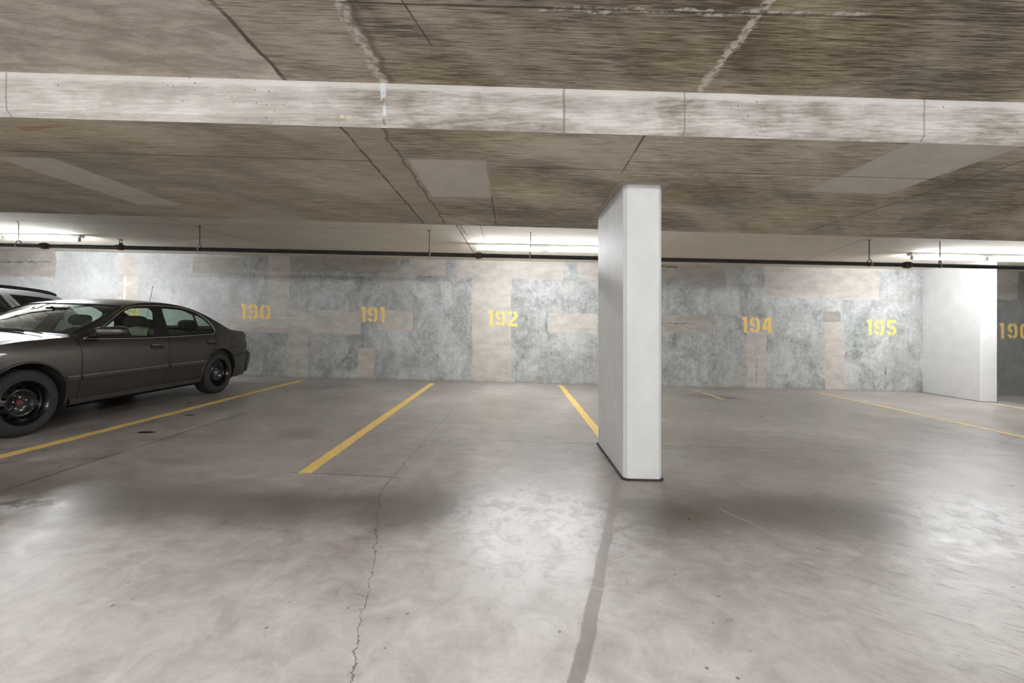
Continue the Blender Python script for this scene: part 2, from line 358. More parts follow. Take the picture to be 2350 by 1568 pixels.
def mat_line_paint(name, amount):
    """yellow paint worn through to the concrete where the noise says so"""
    t = NT(name); o = t.oc
    n = t.noise(t.vmath('MULTIPLY', o, (1, 1, 1)), 9, 6, .7, .6)
    w = t.ss(n, .5+amount, .58+amount)
    y = t.mix(t.noise(o, 5, 4), (.80, .54, .15), (.92, .67, .23))
    return t.out(t.mix(w, y, (.56, .52, .45)), .6, .4)

M = {}
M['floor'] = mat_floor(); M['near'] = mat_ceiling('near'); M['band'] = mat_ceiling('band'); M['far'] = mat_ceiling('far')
M['face'] = mat_beam_face(); M['wall'] = mat_wall()
for k_ in (1, 2, 3): M['patch%d' % k_] = mat_wall(k_)
M['white'] = mat_white_paint()
M['line'] = mat_line_paint('yellow_line_paint', .12); M['line_worn'] = mat_line_paint('worn_yellow_line_paint', -.03)
M['num'] = mat_line_paint('yellow_number_paint', .22); M['num_worn'] = mat_line_paint('flaking_yellow_number_paint', .07)
M['grout'] = simple('bare_grout', (.42, .37, .34), .9, noise=.12, nscale=20)
M['sealant'] = simple('dark_sealant', (.055, .042, .032), .8, noise=.4, nscale=40)
M['pipe'] = simple('black_steel_pipe', (.035, .032, .030), .42, metal=.35, noise=.3, nscale=18)
M['rust'] = simple('brown_iron_fitting', (.10, .055, .045), .6, metal=.3, noise=.3, nscale=40)
M['zinc'] = simple('galvanised_steel', (.42, .41, .39), .4, metal=.8, noise=.15)
M['fixture'] = simple('white_enamel', (.74, .75, .72), .4, coat=.2)
M['socket'] = simple('lamp_socket_plastic', (.55, .56, .50), .5)
for nm_, pw_ in (('tube_far', TUBE_FAR), ('tube_near', TUBE_NEAR)):
    t_ = NT('fluorescent_'+nm_); t_.b.inputs['Emission Color'].default_value = (.925, .965, 1.0, 1); t_.b.inputs['Emission Strength'].default_value = pw_
    t_.b.inputs['Base Color'].default_value = (.9, .9, .9, 1); M[nm_] = t_.m

# ------------------------------------------------------------------ mesh helpers
def link(name, verts, faces, mat, parent=None, smooth=False, label=None):
    me = bpy.data.meshes.new(name); me.from_pydata([tuple(v) for v in verts], [], faces); me.update()
    bm = bmesh.new(); bm.from_mesh(me)
    bmesh.ops.recalc_face_normals(bm, faces=bm.faces); bm.to_mesh(me); bm.free()
    if smooth:
        me.polygons.foreach_set('use_smooth', [True]*len(me.polygons))
    o = bpy.data.objects.new(name, me); C.objects.link(o)
    if mat is not None: me.materials.append(mat)
    if parent is not None: o.parent = parent
    if label: o['label'] = label
    return o
def fromb(name, bm, mat, parent=None, smooth=False, label=None):
    me = bpy.data.meshes.new(name); bmesh.ops.recalc_face_normals(bm, faces=bm.faces); bm.to_mesh(me); bm.free()
    if smooth: me.polygons.foreach_set('use_smooth', [True]*len(me.polygons))
    o = bpy.data.objects.new(name, me); C.objects.link(o)
    if mat is not None: me.materials.append(mat)
    if parent is not None: o.parent = parent
    if label: o['label'] = label
    return o
def sharpen(o, ang=35):
    """mark edges sharper than ang as sharp so smooth shading keeps them crisp"""
    bm = bmesh.new(); bm.from_mesh(o.data)
    for e in bm.edges:
        if len(e.link_faces) == 2 and e.calc_face_angle(0) > math.radians(ang): e.smooth = False
    bm.to_mesh(o.data); bm.free(); return o
def box(bm, x0, x1, y0, y1, z0, z1, bev=0.):
    g = bmesh.ops.create_cube(bm, size=1.0)
    for v in g['verts']: v.co = Vector(((x0+x1)/2+v.co.x*(x1-x0), (y0+y1)/2+v.co.y*(y1-y0), (z0+z1)/2+v.co.z*(z1-z0)))
    if bev: bmesh.ops.bevel(bm, geom=list({e for v in g['verts'] for e in v.link_edges}), offset=bev, segments=2, affect='EDGES', profile=.5)
def tube(bm, pts, r, seg=12, closed=False, cap=True):
    pts = [Vector(p) for p in pts]; n = len(pts); rings = []
    prev = None
    for i, p in enumerate(pts):
        if closed: d = pts[(i+1) % n]-pts[i-1]
        else: d = pts[min(i+1, n-1)]-pts[max(i-1, 0)]
        d.normalize()
        if prev is None:
            a = d.orthogonal().normalized()
        else:
            a = (prev - d*prev.dot(d)).normalized()
        prev = a; b = d.cross(a)
        rr = r[i] if isinstance(r, (list, tuple)) else r
        rings.append([bm.verts.new(p+(a*math.cos(2*PI*k/seg)+b*math.sin(2*PI*k/seg))*rr) for k in range(seg)])
    for i in range(n if closed else n-1):
        A, B = rings[i], rings[(i+1) % n]
        for k in range(seg): bm.faces.new((A[k], A[(k+1) % seg], B[(k+1) % seg], B[k]))
    if cap and not closed:
        bm.faces.new(rings[0]); bm.faces.new(rings[-1])
def lathe(bm, prof, center, axis='x', seg=48):
    """prof: list of (along axis, radius)"""
    cx, cy, cz = center; rings = []
    for a, r in prof:
        ring = []
        for k in range(seg):
            th = 2*PI*k/seg; u, v = r*math.cos(th), r*math.sin(th)
            p = {'x': (cx+a, cy+u, cz+v), 'y': (cx+u, cy+a, cz+v), 'z': (cx+u, cy+v, cz+a)}[axis]
            ring.append(bm.verts.new(p))
        rings.append(ring)
    for A, B in zip(rings, rings[1:]):
        for k in range(seg): bm.faces.new((A[k], A[(k+1) % seg], B[(k+1) % seg], B[k]))
def empty(name, loc, label, cat, group=None):
    o = bpy.data.objects.new(name, None); C.objects.link(o); o.location = loc; o.empty_display_size = .1
    return tag(o, label, cat, group)
def tag(o, label, cat, group=None):
    o['label'] = label; o['category'] = cat
    if group: o['group'] = group
    return o
def struct(o, label=None):
    o['kind'] = 'structure'
    if label: o['label'] = label; 
    return o
def copy_tree(o, parent=None):
    c = o.copy(); C.objects.link(c); c.parent = parent
    for ch in list(o.children): copy_tree(ch, c)
    return c

# ------------------------------------------------------------------ outline helpers
def round_poly(pts, r=.03, n=4):
    """polygon with rounded corners"""
    out = []; N = len(pts)
    for i in range(N):
        p = Vector(pts[i]); a = Vector(pts[i-1]); b = Vector(pts[(i+1) % N])
        rr = min(r if not isinstance(r, (list, tuple)) else r[i], (a-p).length*.45, (b-p).length*.45)
        A = p+(a-p).normalized()*rr; B = p+(b-p).normalized()*rr
        for k in range(n+1):
            u = k/n; q = A*(1-u)**2+p*2*u*(1-u)+B*u*u; out.append((q.x, q.y))
    return out
def inside(p, poly):
    x, y = p; r = False; n = len(poly); j = n-1
    for i in range(n):
        xi, yi = poly[i]; xj, yj = poly[j]
        if (yi > y) != (yj > y) and x < (xj-xi)*(y-yi)/(yj-yi)+xi: r = not r
        j = i
    return r
def cdt(polys, open_lines, pts):
    v = []; e = []
    for poly in polys:
        b = len(v); v += poly; n = len(poly); e += [(b+i, b+(i+1) % n) for i in range(n)]
    for ln in open_lines:
        b = len(v); v += ln; e += [(b+i, b+i+1) for i in range(len(ln)-1)]
    v += pts
    r = delaunay_2d_cdt([Vector(p) for p in v], e, [], 0, 1e-5)
    return [tuple(p) for p in r[0]], [tuple(f) for f in r[2]]

# ------------------------------------------------------------------ the setting
def slab(name, x0, x1, y0, y1, zlo, zhi, mat, label):
    v = [(x, y, z(x)) for z in (zlo, zhi) for (x, y) in ((x0, y0), (x1, y0), (x1, y1), (x0, y1))]
    return struct(link(name, v, [(0, 1, 2, 3), (4, 5, 6, 7), (0, 1, 5, 4), (1, 2, 6, 5), (2, 3, 7, 6), (3, 0, 4, 7)], mat), label)
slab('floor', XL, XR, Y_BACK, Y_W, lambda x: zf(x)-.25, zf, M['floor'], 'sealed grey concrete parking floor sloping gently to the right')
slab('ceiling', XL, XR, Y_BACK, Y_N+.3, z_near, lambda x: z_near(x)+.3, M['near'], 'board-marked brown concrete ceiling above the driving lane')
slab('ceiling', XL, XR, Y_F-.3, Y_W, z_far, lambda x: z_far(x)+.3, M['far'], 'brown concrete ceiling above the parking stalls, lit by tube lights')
# dropped slab band: pale vertical face with a chamfer, brown underside
ch = .03
def bandmesh():
    v = []; f = []
    prof = [(Y_N, lambda x: z_near(x)+.02), (Y_N, lambda x: z_band(x)+ch), (Y_N+ch, z_band), (Y_F, z_band), (Y_F, lambda x: z_far(x)+.02)]
    for x in (XL, XR):
        for y, z in prof: v.append((x, y, z(x)))
    n = len(prof)
    for i in range(n-1): f.append((i, i+1, n+i+1, n+i))
    f.append((0, 4, 9, 5)); f.append((0, 1, 2, 3, 4)); f.append((9, 8, 7, 6, 5))
    o = link('ceiling', v, f, M['band'])
    o.data.materials.append(M['face'])
    for p in o.data.polygons:
        c = p.center
        if c.y < Y_N+.02 and abs(p.normal.x) < .5: p.material_index = 1
    return o
struct(bandmesh(), 'dropped concrete slab band with a pale vertical face, carrying the pillar')
def wallbox(name, x0, x1, y0, y1, mat, label):
    v = [(x, y, z) for z in (0, 1) for (x, y) in ((x0, y0), (x1, y0), (x1, y1), (x0, y1))]
    v = [(x, y, (zf(x)-.25) if z == 0 else (z_near(x)+.4)) for x, y, z in v]
    return struct(link(name, v, [(0, 1, 2, 3), (4, 5, 6, 7), (0, 1, 5, 4), (1, 2, 6, 5), (2, 3, 7, 6), (3, 0, 4, 7)], mat), label)
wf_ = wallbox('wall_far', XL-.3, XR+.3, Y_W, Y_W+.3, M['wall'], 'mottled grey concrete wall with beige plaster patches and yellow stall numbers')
def far_wall_face():
    """front face of the far wall with the trowelled patch outlines cut into it"""
    def wob(p, k):
        return (p[0]+.012*math.sin(p[1]*9+k*2.1)+.006*math.sin(p[1]*31+k), p[1]+.010*math.sin(p[0]*8+k)+.005*math.sin(p[0]*27+k*1.7))
    polys = []
    for k, (x0, x1, z0, z1, kind) in enumerate(PATCH):
        r = round_poly([(x0, z0), (x1, z0), (x1, z1), (x0, z1)], .05 if z1 < 2.5 and z0 > .05 else .015)
        d = []
        for i, p in enumerate(r):
            q = r[(i+1) % len(r)]; n = max(1, int(math.hypot(q[0]-p[0], q[1]-p[1])/.05))
            d += [(p[0]+(q[0]-p[0])*j/n, p[1]+(q[1]-p[1])*j/n) for j in range(n)]
        polys.append((kind, [wob(p, k) for p in d]))
    box_ = [(XL, -.15), (XR, -.15), (XR, 2.85), (XL, 2.85)]
    V, T = cdt([box_]+[p for _, p in polys], [], [])
    vs = [(x, Y_W-.0015, z-FS*x) for x, z in V]; mi = []; fs = []
    for t in T:
        c_ = tuple(sum(V[i][j] for i in t)/3 for j in (0, 1))
        if not inside(c_, box_): continue
        k = 0
        for kind, p in polys:
            if inside(c_, p):
                k = kind
                if kind == 1: break
        fs.append(t); mi.append(k)
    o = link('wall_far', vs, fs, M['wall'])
    for k in (1, 2, 3): o.data.materials.append(M['patch%d' % k])
    o.data.polygons.foreach_set('material_index', mi)
    # merge into the wall box so the wall stays one object
    bm = bmesh.new(); bm.from_mesh(wf_.data); bm.from_mesh(o.data); bm.to_mesh(wf_.data); bm.free()
    for k in (1, 2, 3): wf_.data.materials.append(M['patch%d' % k])
    bpy.data.objects.remove(o)
plain = simple('plain_concrete', (.42, .41, .39), .8, noise=.15, nscale=3)
far_wall_face()
wallbox('wall_back', XL-.3, XR+.3, Y_BACK-.3, Y_BACK, plain, 'plain concrete wall behind the driving lane')
wallbox('wall_left', XL-.3, XL, Y_BACK, Y_W, plain, 'plain concrete wall at the left end')
wallbox('wall_right', XR, XR+.3, Y_BACK, Y_W, plain, 'plain concrete wall at the right end')

# ------------------------------------------------------------------ pillars
def pillar(name, x0, x1, y0, y1, ztop, cham, label, collar=True):
    xm = (x0+x1)/2
    root = empty(name, (0, 0, 0), label, 'pillar')
    def ring(d, back):
        c = cham
        p = [(x0-d+c, y0-d), (x1+d-c, y0-d), (x1+d, y0-d+c)]
        p += [(x1+d, y1+d-c), (x1+d-c, y1+d), (x0-d+c, y1+d), (x0-d, y1+d-c)] if back else [(x1+d, y1), (x0-d, y1)]
        p += [(x0-d, y0-d+c)]
        return p
    back = collar
    def prism(nm, d, z0, z1, mat, lab=None, smooth=False):
        r = ring(d, back); n = len(r)
        v = [(x, y, z0(x)) for x, y in r]+[(x, y, z1(x)) for x, y in r]
        f = [tuple(range(n)), tuple(range(n, 2*n))]+[(i, (i+1) % n, n+(i+1) % n, n+i) for i in range(n)]
        return link(nm, v, f, mat, root, label=lab)
    prism('shaft', 0, lambda x: zf(x)-.01, lambda x: ztop(x)+.0, M['white'])
    prism('base_sealant', .014, lambda x: zf(x)-.005, lambda x: zf(x)+(.012 if collar else .005), M['sealant'], 'dark sealant line around the foot')
    if collar:
        prism('grout_collar', .05, lambda x: ztop(x)-.006, lambda x: ztop(x)+.004, M['grout'], 'beige grout smear where the pillar meets the slab')
    return root
pillar('concrete_pillar', .852, 1.148, 3.285, 4.31, z_band, .026, 'white painted rectangular concrete pillar standing alone in the centre, full height to the dropped slab')
pillar('concrete_pillar', 8.48, 8.78, 7.74, 8.84, z_far, .008, 'white painted concrete pillar against the wall between numbers 195 and 196', False)

# ------------------------------------------------------------------ painted stall lines
def pline(x, y0, y1, w, mat, label, ragged=.004, gaps=()):
    n = 90; L = []; R = []
    for i in range(n+1):
        y = y0+(y1-y0)*i/n; e = ragged
        L.append((x-w/2+random.uniform(-e, e), y)); R.append((x+w/2+random.uniform(-e, e), y))
    v = [(a, b, zf(a)+h) for h in (-.001, .0025) for (a, b) in L+R]; f = []
    m = 2*(n+1)
    for i in range(n):
        f.append((m+i, m+i+1, m+n+2+i, m+n+1+i))
        f.append((i, i+1, m+i+1, m+i)); f.append((n+1+i, n+2+i, m+n+2+i, m+n+1+i))
    f.append((0, n+1, m+n+1, m)); f.append((n, 2*n+1, m+2*n+1, m+n))
    return tag(link('parking_line', v, f, mat), label, 'painted line', 'yellow stall lines on the floor')
pline(-4.18, 3.26, 8.4, .10, M['line'], 'long yellow line on the floor beside the dark sedan, left of stall 190')
pline(-1.60, 3.27, 8.45, .10, M['line'], 'bright yellow floor line between stalls 190 and 191 with a square cut near end')
pline(.95, 4.45, 8.6, .095, M['line'], 'short yellow floor line running behind the left side of the central pillar')
pline(3.59, 7.30, 8.52, .07, M['line_worn'], 'faint worn yellow stub on the floor right of the central pillar, below number 194')
pline(6.03, 4.2, 8.47, .09, M['line_worn'], 'long faded yellow floor line reaching the wall near number 195')
pline(8.52, 5.5, 7.60, .08, M['line_worn'], 'thin yellow floor line at the foot of the right-hand wall pillar')

# ------------------------------------------------------------------ stencilled numbers
def arc(cx, cy, rx, ry, a0, a1, n=10):
    return [(cx+rx*math.cos(math.radians(a0+(a1-a0)*i/n)), cy+ry*math.sin(math.radians(a0+(a1-a0)*i/n))) for i in range(n+1)]
# unit digit: width 0.6, height 1, stroke .2 ; strokes are centre lines inside the box
SW = .19
x0d, x1d = SW/2, .64-SW/2; xc = .32; g = .018
DIG = {
 '0': [arc(xc, 1-.31, xc-SW/2, .31-SW/2, 90+8, 180)+[(x0d, .31)]+arc(xc, .31, xc-SW/2, .31-SW/2, 180, 270-8),
       arc(xc, 1-.31, xc-SW/2, .31-SW/2, 90-8, 0)+[(x1d, .31)]+arc(xc, .31, xc-SW/2, .31-SW/2, 360, 270+8)],
 '1': [[(.24, 0), (.24, 1)], [(.05, .86), (.17, .90)]],
 '2': [arc(xc, .70, xc-SW/2, .30-SW/2, 170, 98), arc(xc, .70, xc-SW/2, .30-SW/2, 82, -25)+[(.13, .20)], [(.02, SW/2), (.62, SW/2)]],
 '4': [[(.47, 0), (.47, 1)], [(.30, .95), (.10, .38)], [(.02, .30), (.345, .30)], [(.53, .30), (.64, .30)]],
 '5': [[(.08, 1-SW/2), (.60, 1-SW/2)], [(.13, .97), (.11, .50)], arc(xc-.02, .31, xc-SW/2, .31-SW/2, 118, 0)+arc(xc-.02, .31, xc-SW/2, .31-SW/2, -1, -82),
       arc(xc-.02, .31, xc-SW/2, .31-SW/2, -98, -172)],
 '9': [arc(xc, .69, xc-SW/2, .31-SW/2, 98, 270), arc(xc, 1-.31, xc-SW/2, .31-SW/2, 82, 0)+[(x1d, .31)]+arc(xc, .31, xc-SW/2, .31-SW/2, 360, 278),
       arc(xc, .31, xc-SW/2, .31-SW/2, 262, 185)],
}
DIG['6'] = [[(.64-a, 1-b) for a, b in s] for s in DIG['9']]
DIG['8'] = [arc(xc, .73, xc-SW/2, .27-SW/2, 98, 262), arc(xc, .73, xc-SW/2, .27-SW/2, 82, -82), arc(xc, .26, xc-SW/2, .27-SW/2, 98, 262), arc(xc, .26, xc-SW/2, .27-SW/2, 82, -82)]
def stroke(pts, w):
    n = len(pts); L = []; R = []
    for i, p in enumerate(pts):
        a = pts[max(i-1, 0)]; b = pts[min(i+1, n-1)]
        dx, dy = b[0]-a[0], b[1]-a[1]; l = math.hypot(dx, dy) or 1
        nx, ny = -dy/l*w/2, dx/l*w/2
        L.append((p[0]+nx, p[1]+ny)); R.append((p[0]-nx, p[1]-ny))
    return L, R
def number(txt, X, ztop, mat, label, pitch, h=.325):
    root = empty('stall_number', (X, Y_W, ztop-h/2), label, 'painted number', 'yellow stencilled stall numbers on the wall')
    for k, dch in enumerate(txt):
        v = []; f = []
        ox = X+pitch[k]
        for si, s in enumerate(DIG[dch]):
            L, R = stroke(s, SW); b = len(v); n = len(L)
            for yy in (Y_W-.003-.0004*si, Y_W+.001):
                for a, z in L+R: v.append((ox+a*h, yy, ztop-h+z*h-.024*(ox+a*h-X)))
            for i in range(n-1):
                f.append((b+i, b+i+1, b+n+i+1, b+n+i))
                f.append((b+i, b+i+1, b+2*n+i+1, b+2*n+i)); f.append((b+n+i, b+n+i+1, b+3*n+i+1, b+3*n+i))
            f.append((b, b+n, b+3*n, b+2*n)); f.append((b+n-1, b+2*n-1, b+4*n-1, b+3*n-1))
        o = link('digit', [(a-X, b_-Y_W, c-(ztop-h/2)) for a, b_, c in v], f, mat, root)
    return root
number('189', -8.36, 1.700, M['num'], 'yellow stencilled wall number partly seen through the dark sedan windows', (0, .15, .40))
number('190', -5.652, 1.638, M['num_worn'], 'yellow stencilled number 190 with flaking lower edge, just right of the dark sedan', (0, .155, .415))
number('191', -3.169, 1.580, M['num'], 'yellow stencilled number 191 on the wall between two beige patches', (0, .15, .395))
number('192', -.533, 1.503, M['num_worn'], 'pale flaking yellow stencilled number 192 on the tall beige patch', (0, .16, .415))
number('194', 4.731, 1.368, M['num'], 'yellow stencilled number 194 right of the central pillar', (0, .165, .425))
number('195', 7.313, 1.313, M['num'], 'yellow stencilled number 195 left of the wall pillar', (0, .16, .42))
number('196', 10.066, 1.241, M['num'], 'yellow stencilled number 196 cut by the right edge, right of the wall pillar', (-.01, .17, .43))

# ------------------------------------------------------------------ fluorescent fixtures
def fixture(x, y, tubes, zc, slope, label, group):
    """batten under the ceiling: tubes = [(x0, x1), ...] relative to x"""
    z0 = zc(x)
    root = empty('batten_light', (x, y, z0), label, 'light', group); root.rotation_euler = (0, math.atan(slope), 0)
    a, b = tubes[0][0]-.04, tubes[-1][1]+.04
    bm = bmesh.new(); box(bm, a, b, -.045, .045, -.045, 0, .004); fromb('housing', bm, M['fixture'], root)
    for (p, q) in tubes:
        bm = bmesh.new(); tube(bm, [(p+.02, 0, -.085), (q-.02, 0, -.085)], .019, 16)
        fromb('tube', bm, M['tube_far' if y > 0 else 'tube_near'], root, True, label='glowing white fluorescent tube')
        for e, s_ in ((p, 1), (q, -1)):
            bm = bmesh.new(); box(bm, min(e, e+s_*.022), max(e, e+s_*.022), -.022, .022, -.108, -.045, .004); fromb('socket', bm, M['socket'], root)
    return root
fixture(-.65, 7.05, [(.03, 1.15), (1.20, 2.32)], z_far, .0215, 'lit tube light on the ceiling left of the central pillar, partly hidden by it', 'tube lights over the stalls')
fixture(-9.68, 7.05, [(.03, 1.24), (1.29, 2.52)], z_far, .0215, 'lit tube light on the ceiling at the far left above the parked cars', 'tube lights over the stalls')
fixture(6.55, 7.05, [(.03, 1.23), (1.28, 2.48)], z_far, .0215, 'lit tube light on the ceiling at the right, in front of the wall pillar', 'tube lights over the stalls')
for yy, zc_, row in ((-.95, z_near, 'nearest'), (-5.6, z_near, 'second')):  # unseen rows: nearest read off the shadows and extended, second added for fill
    for xx, wh in ((-11.6, 'far left'), (-8.0, 'left'), (-4.4, 'centre left'), (-.8, 'centre'), (2.8, 'centre right'), (6.4, 'right'), (10.0, 'far right')):
        fixture(xx, yy, [(.03, 1.23), (1.28, 2.48)], zc_, .03, 'unseen tube light added behind the viewer, %s row over the lane, %s one' % (row, wh), 'added tube lights over the driving lane')

# ------------------------------------------------------------------ sprinkler pipe with hangers
PY = 6.15; PR = .029
def zp(x): return CZ + 1.015 - .0222*x + .0
root = empty('sprinkler_pipe', (0, PY, zp(0)), 'long dark steel sprinkler pipe hung below the ceiling along the whole wall', 'pipe')
root.rotation_euler = (0, math.atan(.0222), 0)
bm = bmesh.new(); tube(bm, [(-13.9, 0, 0), (13.9, 0, 0)], PR, 20); fromb('pipe', bm, M['pipe'], root, True)
for X in (-6.76, -.50, 5.68):
    bm = bmesh.new(); lathe(bm, [(-.05, PR), (-.048, .041), (-.02, .043), (-.018, .047), (.018, .047), (.02, .043), (.048, .041), (.05, PR)], (X, 0, 0), 'x', 24)
    box(bm, X-.016, X+.016, -.068, -.04, -.018, .018, .003); box(bm, X-.016, X+.016, .04, .068, -.018, .018, .003)
    fromb('coupling', bm, M['rust'], root, False, 'brown grooved coupling on the pipe')
# upright sprinkler head
X = -5.66
bm = bmesh.new()
lathe(bm, [(-.03, PR), (-.03, .036), (.03, .036), (.03, PR)], (X, 0, 0), 'x', 24)
box(bm, X-.055, X-.035, -.03, .03, .02, .034, .002); box(bm, X+.035, X+.055, -.03, .03, .02, .034, .002)
lathe(bm, [(.02, .026), (.055, .024), (.058, .018), (.068, .018), (.068, .001)], (X, 0, 0), 'z', 16)
head = fromb('sprinkler_head', bm, M['rust'], root, False, 'small upright sprinkler head with a flat deflector')
bm = bmesh.new()
for s_ in (-1, 1): tube(bm, [(X+s_*.014, 0, .066), (X+s_*.021, 0, .08), (X+s_*.018, 0, .098), (X, 0, .108)], .004, 8)
tube(bm, [(X, 0, .105), (X, 0, .118)], .006, 8)
lathe(bm, [(.112, .001), (.112, .033), (.115, .035), (.116, .001)], (X, 0, 0), 'z', 16)
fromb('deflector', bm, M['rust'], head)
HANG = [(-7.13, 5.78, 'thin rod hanger holding the pipe in front of the far left light'), (-4.52, 5.85, 'thin rod hanger holding the pipe above the sedan boot and number 190'),
        (-1.21, 5.9, 'thin rod hanger holding the pipe above the space between 191 and 192'), (.25, 5.9, 'rod hanger holding the pipe in front of the middle tube light'),
        (5.13, 5.95, 'thin rod hanger holding the pipe left of the right-hand light'), (6.15, 5.95, 'rod hanger holding the pipe in front of the right-hand tube light')]
for i, (X, _, lb) in enumerate(HANG):
    h = empty('pipe_hanger', (X, PY, zp(X)), lb, 'pipe hanger', 'rod hangers of the sprinkler pipe')
    top = z_far(X)-zp(X); tw = random.uniform(.2, .9)*random.choice((-1, 1))
    if X in (5.13,): tw = -.9
    bm = bmesh.new(); tube(bm, [(0, 0, .075), (0, 0, top)], .0055, 8)
    lathe(bm, [(top-.006, .001), (top-.006, .02), (top, .022)], (0, 0, 0), 'z', 12); fromb('rod', bm, M['pipe'] if i not in (0,) else M['zinc'], h)
    bm = bmesh.new(); pts = []
    for k in range(25):
        a = PI/2+2*PI*k/24; r = .034; zz = r*math.sin(a); yy = r*math.cos(a)
        if math.sin(a) > .3: zz = zz+(math.sin(a)-.3)*.055; yy *= (1-(math.sin(a)-.3)*.6)
        pts.append((yy*math.sin(tw)*.6, yy, zz))
    A = [(p[0]-.009, p[1], p[2]) for p in pts]; B = [(p[0]+.009, p[1], p[2]) for p in pts]; A2 = [(p[0]-.009, p[1]*1.12, p[2]*1.08) for p in pts]; B2 = [(p[0]+.009, p[1]*1.12, p[2]*1.08) for p in pts]
    R_ = [[bm.verts.new(q) for q in qq] for qq in zip(A, B, B2, A2)]
    for p, q in zip(R_, R_[1:]):
        for k in range(4): bm.faces.new((p[k], p[(k+1) % 4], q[(k+1) % 4], q[k]))
    fromb('ring', bm, M['zinc'], h, label='galvanised loop around the pipe')

# ------------------------------------------------------------------ cars
# local frame of a car: x = lateral (+ = the side facing the pillar), y = along the length
# (0 at the front axle, + to the rear), z = up from the floor
def lerp_tab(tab, x):
    if x <= tab[0][0]: return tab[0][1]
    for (a, b), (c, d) in zip(tab, tab[1:]):
        if x <= c:
            return b+(d-b)*(x-a)/(c-a)
    return tab[-1][1]
def smooth_tab(tab, n=3):
    """Catmull-Rom resampling of a profile table"""
    out = []
    for i in range(len(tab)-1):
        p0 = tab[max(i-1, 0)]; p1 = tab[i]; p2 = tab[i+1]; p3 = tab[min(i+2, len(tab)-1)]
        for k in range(n):
            u = k/n; x = p1[0]+(p2[0]-p1[0])*u; h = p2[0]-p1[0]
            m1 = (p2[1]-p0[1])/((p2[0]-p0[0]) or 1)*h; m2 = (p3[1]-p1[1])/((p3[0]-p1[0]) or 1)*h
            y = (2*u**3-3*u**2+1)*p1[1]+(u**3-2*u*u+u)*m1+(-2*u**3+3*u*u)*p2[1]+(u**3-u*u)*m2
            out.append((x, y))
    return out+[tab[-1]]
def smooth_poly(pts, n=4, closed=True):
    out = []; N = len(pts)
    rng = range(N) if closed else range(N-1)
    for i in rng:
        g_ = (lambda k: pts[k % N]) if closed else (lambda k: pts[min(max(k, 0), N-1)])
        p0, p1, p2, p3 = g_(i-1), g_(i), g_(i+1), g_(i+2)
        for k in range(n):
            u = k/n
            out.append(tuple(.5*((2*p1[j])+(-p0[j]+p2[j])*u+(2*p0[j]-5*p1[j]+4*p2[j]-p3[j])*u*u+(-p0[j]+3*p1[j]-3*p2[j]+p3[j])*u**3) for j in (0, 1)))
    if not closed: out.append(pts[-1])
    return out
def band_of(line, w):
    L, R = stroke(line, w); return L+R[::-1]
def circle(cx, cy, r, n=40): return [(cx+r*math.cos(2*PI*k/n), cy+r*math.sin(2*PI*k/n)) for k in range(n)]
def part_from(name, V, T, fn, mat, parent, mirror=False, label=None, smooth=True):
    used = {}; vs = []; fs = []
    for t in T:
        f = []
        for i in t:
            if i not in used: used[i] = len(vs); q = fn(*V[i]); vs.append((-q[0], q[1], q[2]) if mirror else q)
            f.append(used[i])
        fs.append(f)
    if not fs: return None
    return link(name, vs, fs, mat, parent, smooth, label)

def near_line(p, lines_, tol=.008):
    for ln in lines_:
        for a, b in zip(ln, ln[1:]):
            dx, dy = b[0]-a[0], b[1]-a[1]; L2 = dx*dx+dy*dy or 1e-9
            u = max(0, min(1, ((p[0]-a[0])*dx+(p[1]-a[1])*dy)/L2))
            if math.hypot(p[0]-a[0]-u*dx, p[1]-a[1]-u*dy) < tol: return True
    return False
class Car:
    """body surfaces built from measured side outlines"""
    def __init__(s, P):
        s.P = P
        s.prof = smooth_tab(P['prof'], 4); s.ze = smooth_tab(P['edge'], 3); s.zc = smooth_tab(P['centre'], 3)
        s.sF, s.sR = P['sF'], P['sR']
    def plan(s, y):
        P = s.P; a = max(0, (P['taperF']-y)/(P['taperF']-s.sF)); b = max(0, (y-P['taperR'])/(s.sR-P['taperR']))
        return 1-P['kF']*a**2-P['kR']*b**2
    def w(s, y, z): return lerp_tab(s.prof, z)*s.plan(y)
    def side(s, y, z, off=0.): return (s.w(y, z)+off, y, z)
    def top(s, y, q, off=0.):
        ze, zc = lerp_tab(s.ze, y), lerp_tab(s.zc, y); ww = s.w(y, ze)
        return (q*ww, y, zc-(zc-ze)*abs(q)**2.4+off)
    def nose(s, t, z, front, off=0.):
        """wrap around a bumper: t 0 at the side .. 1 at the middle"""
        y0 = s.sF if front else s.sR
        y1 = lerp_tab(s.P['noseF' if front else 'noseR'], z)
        a = t*PI/2; ww = s.w(y0, z); n = 2/3.2
        return ((ww+off)*max(math.cos(a), 0)**n, y0+(y1-y0+(-off if front else off))*math.sin(a)**n, z)

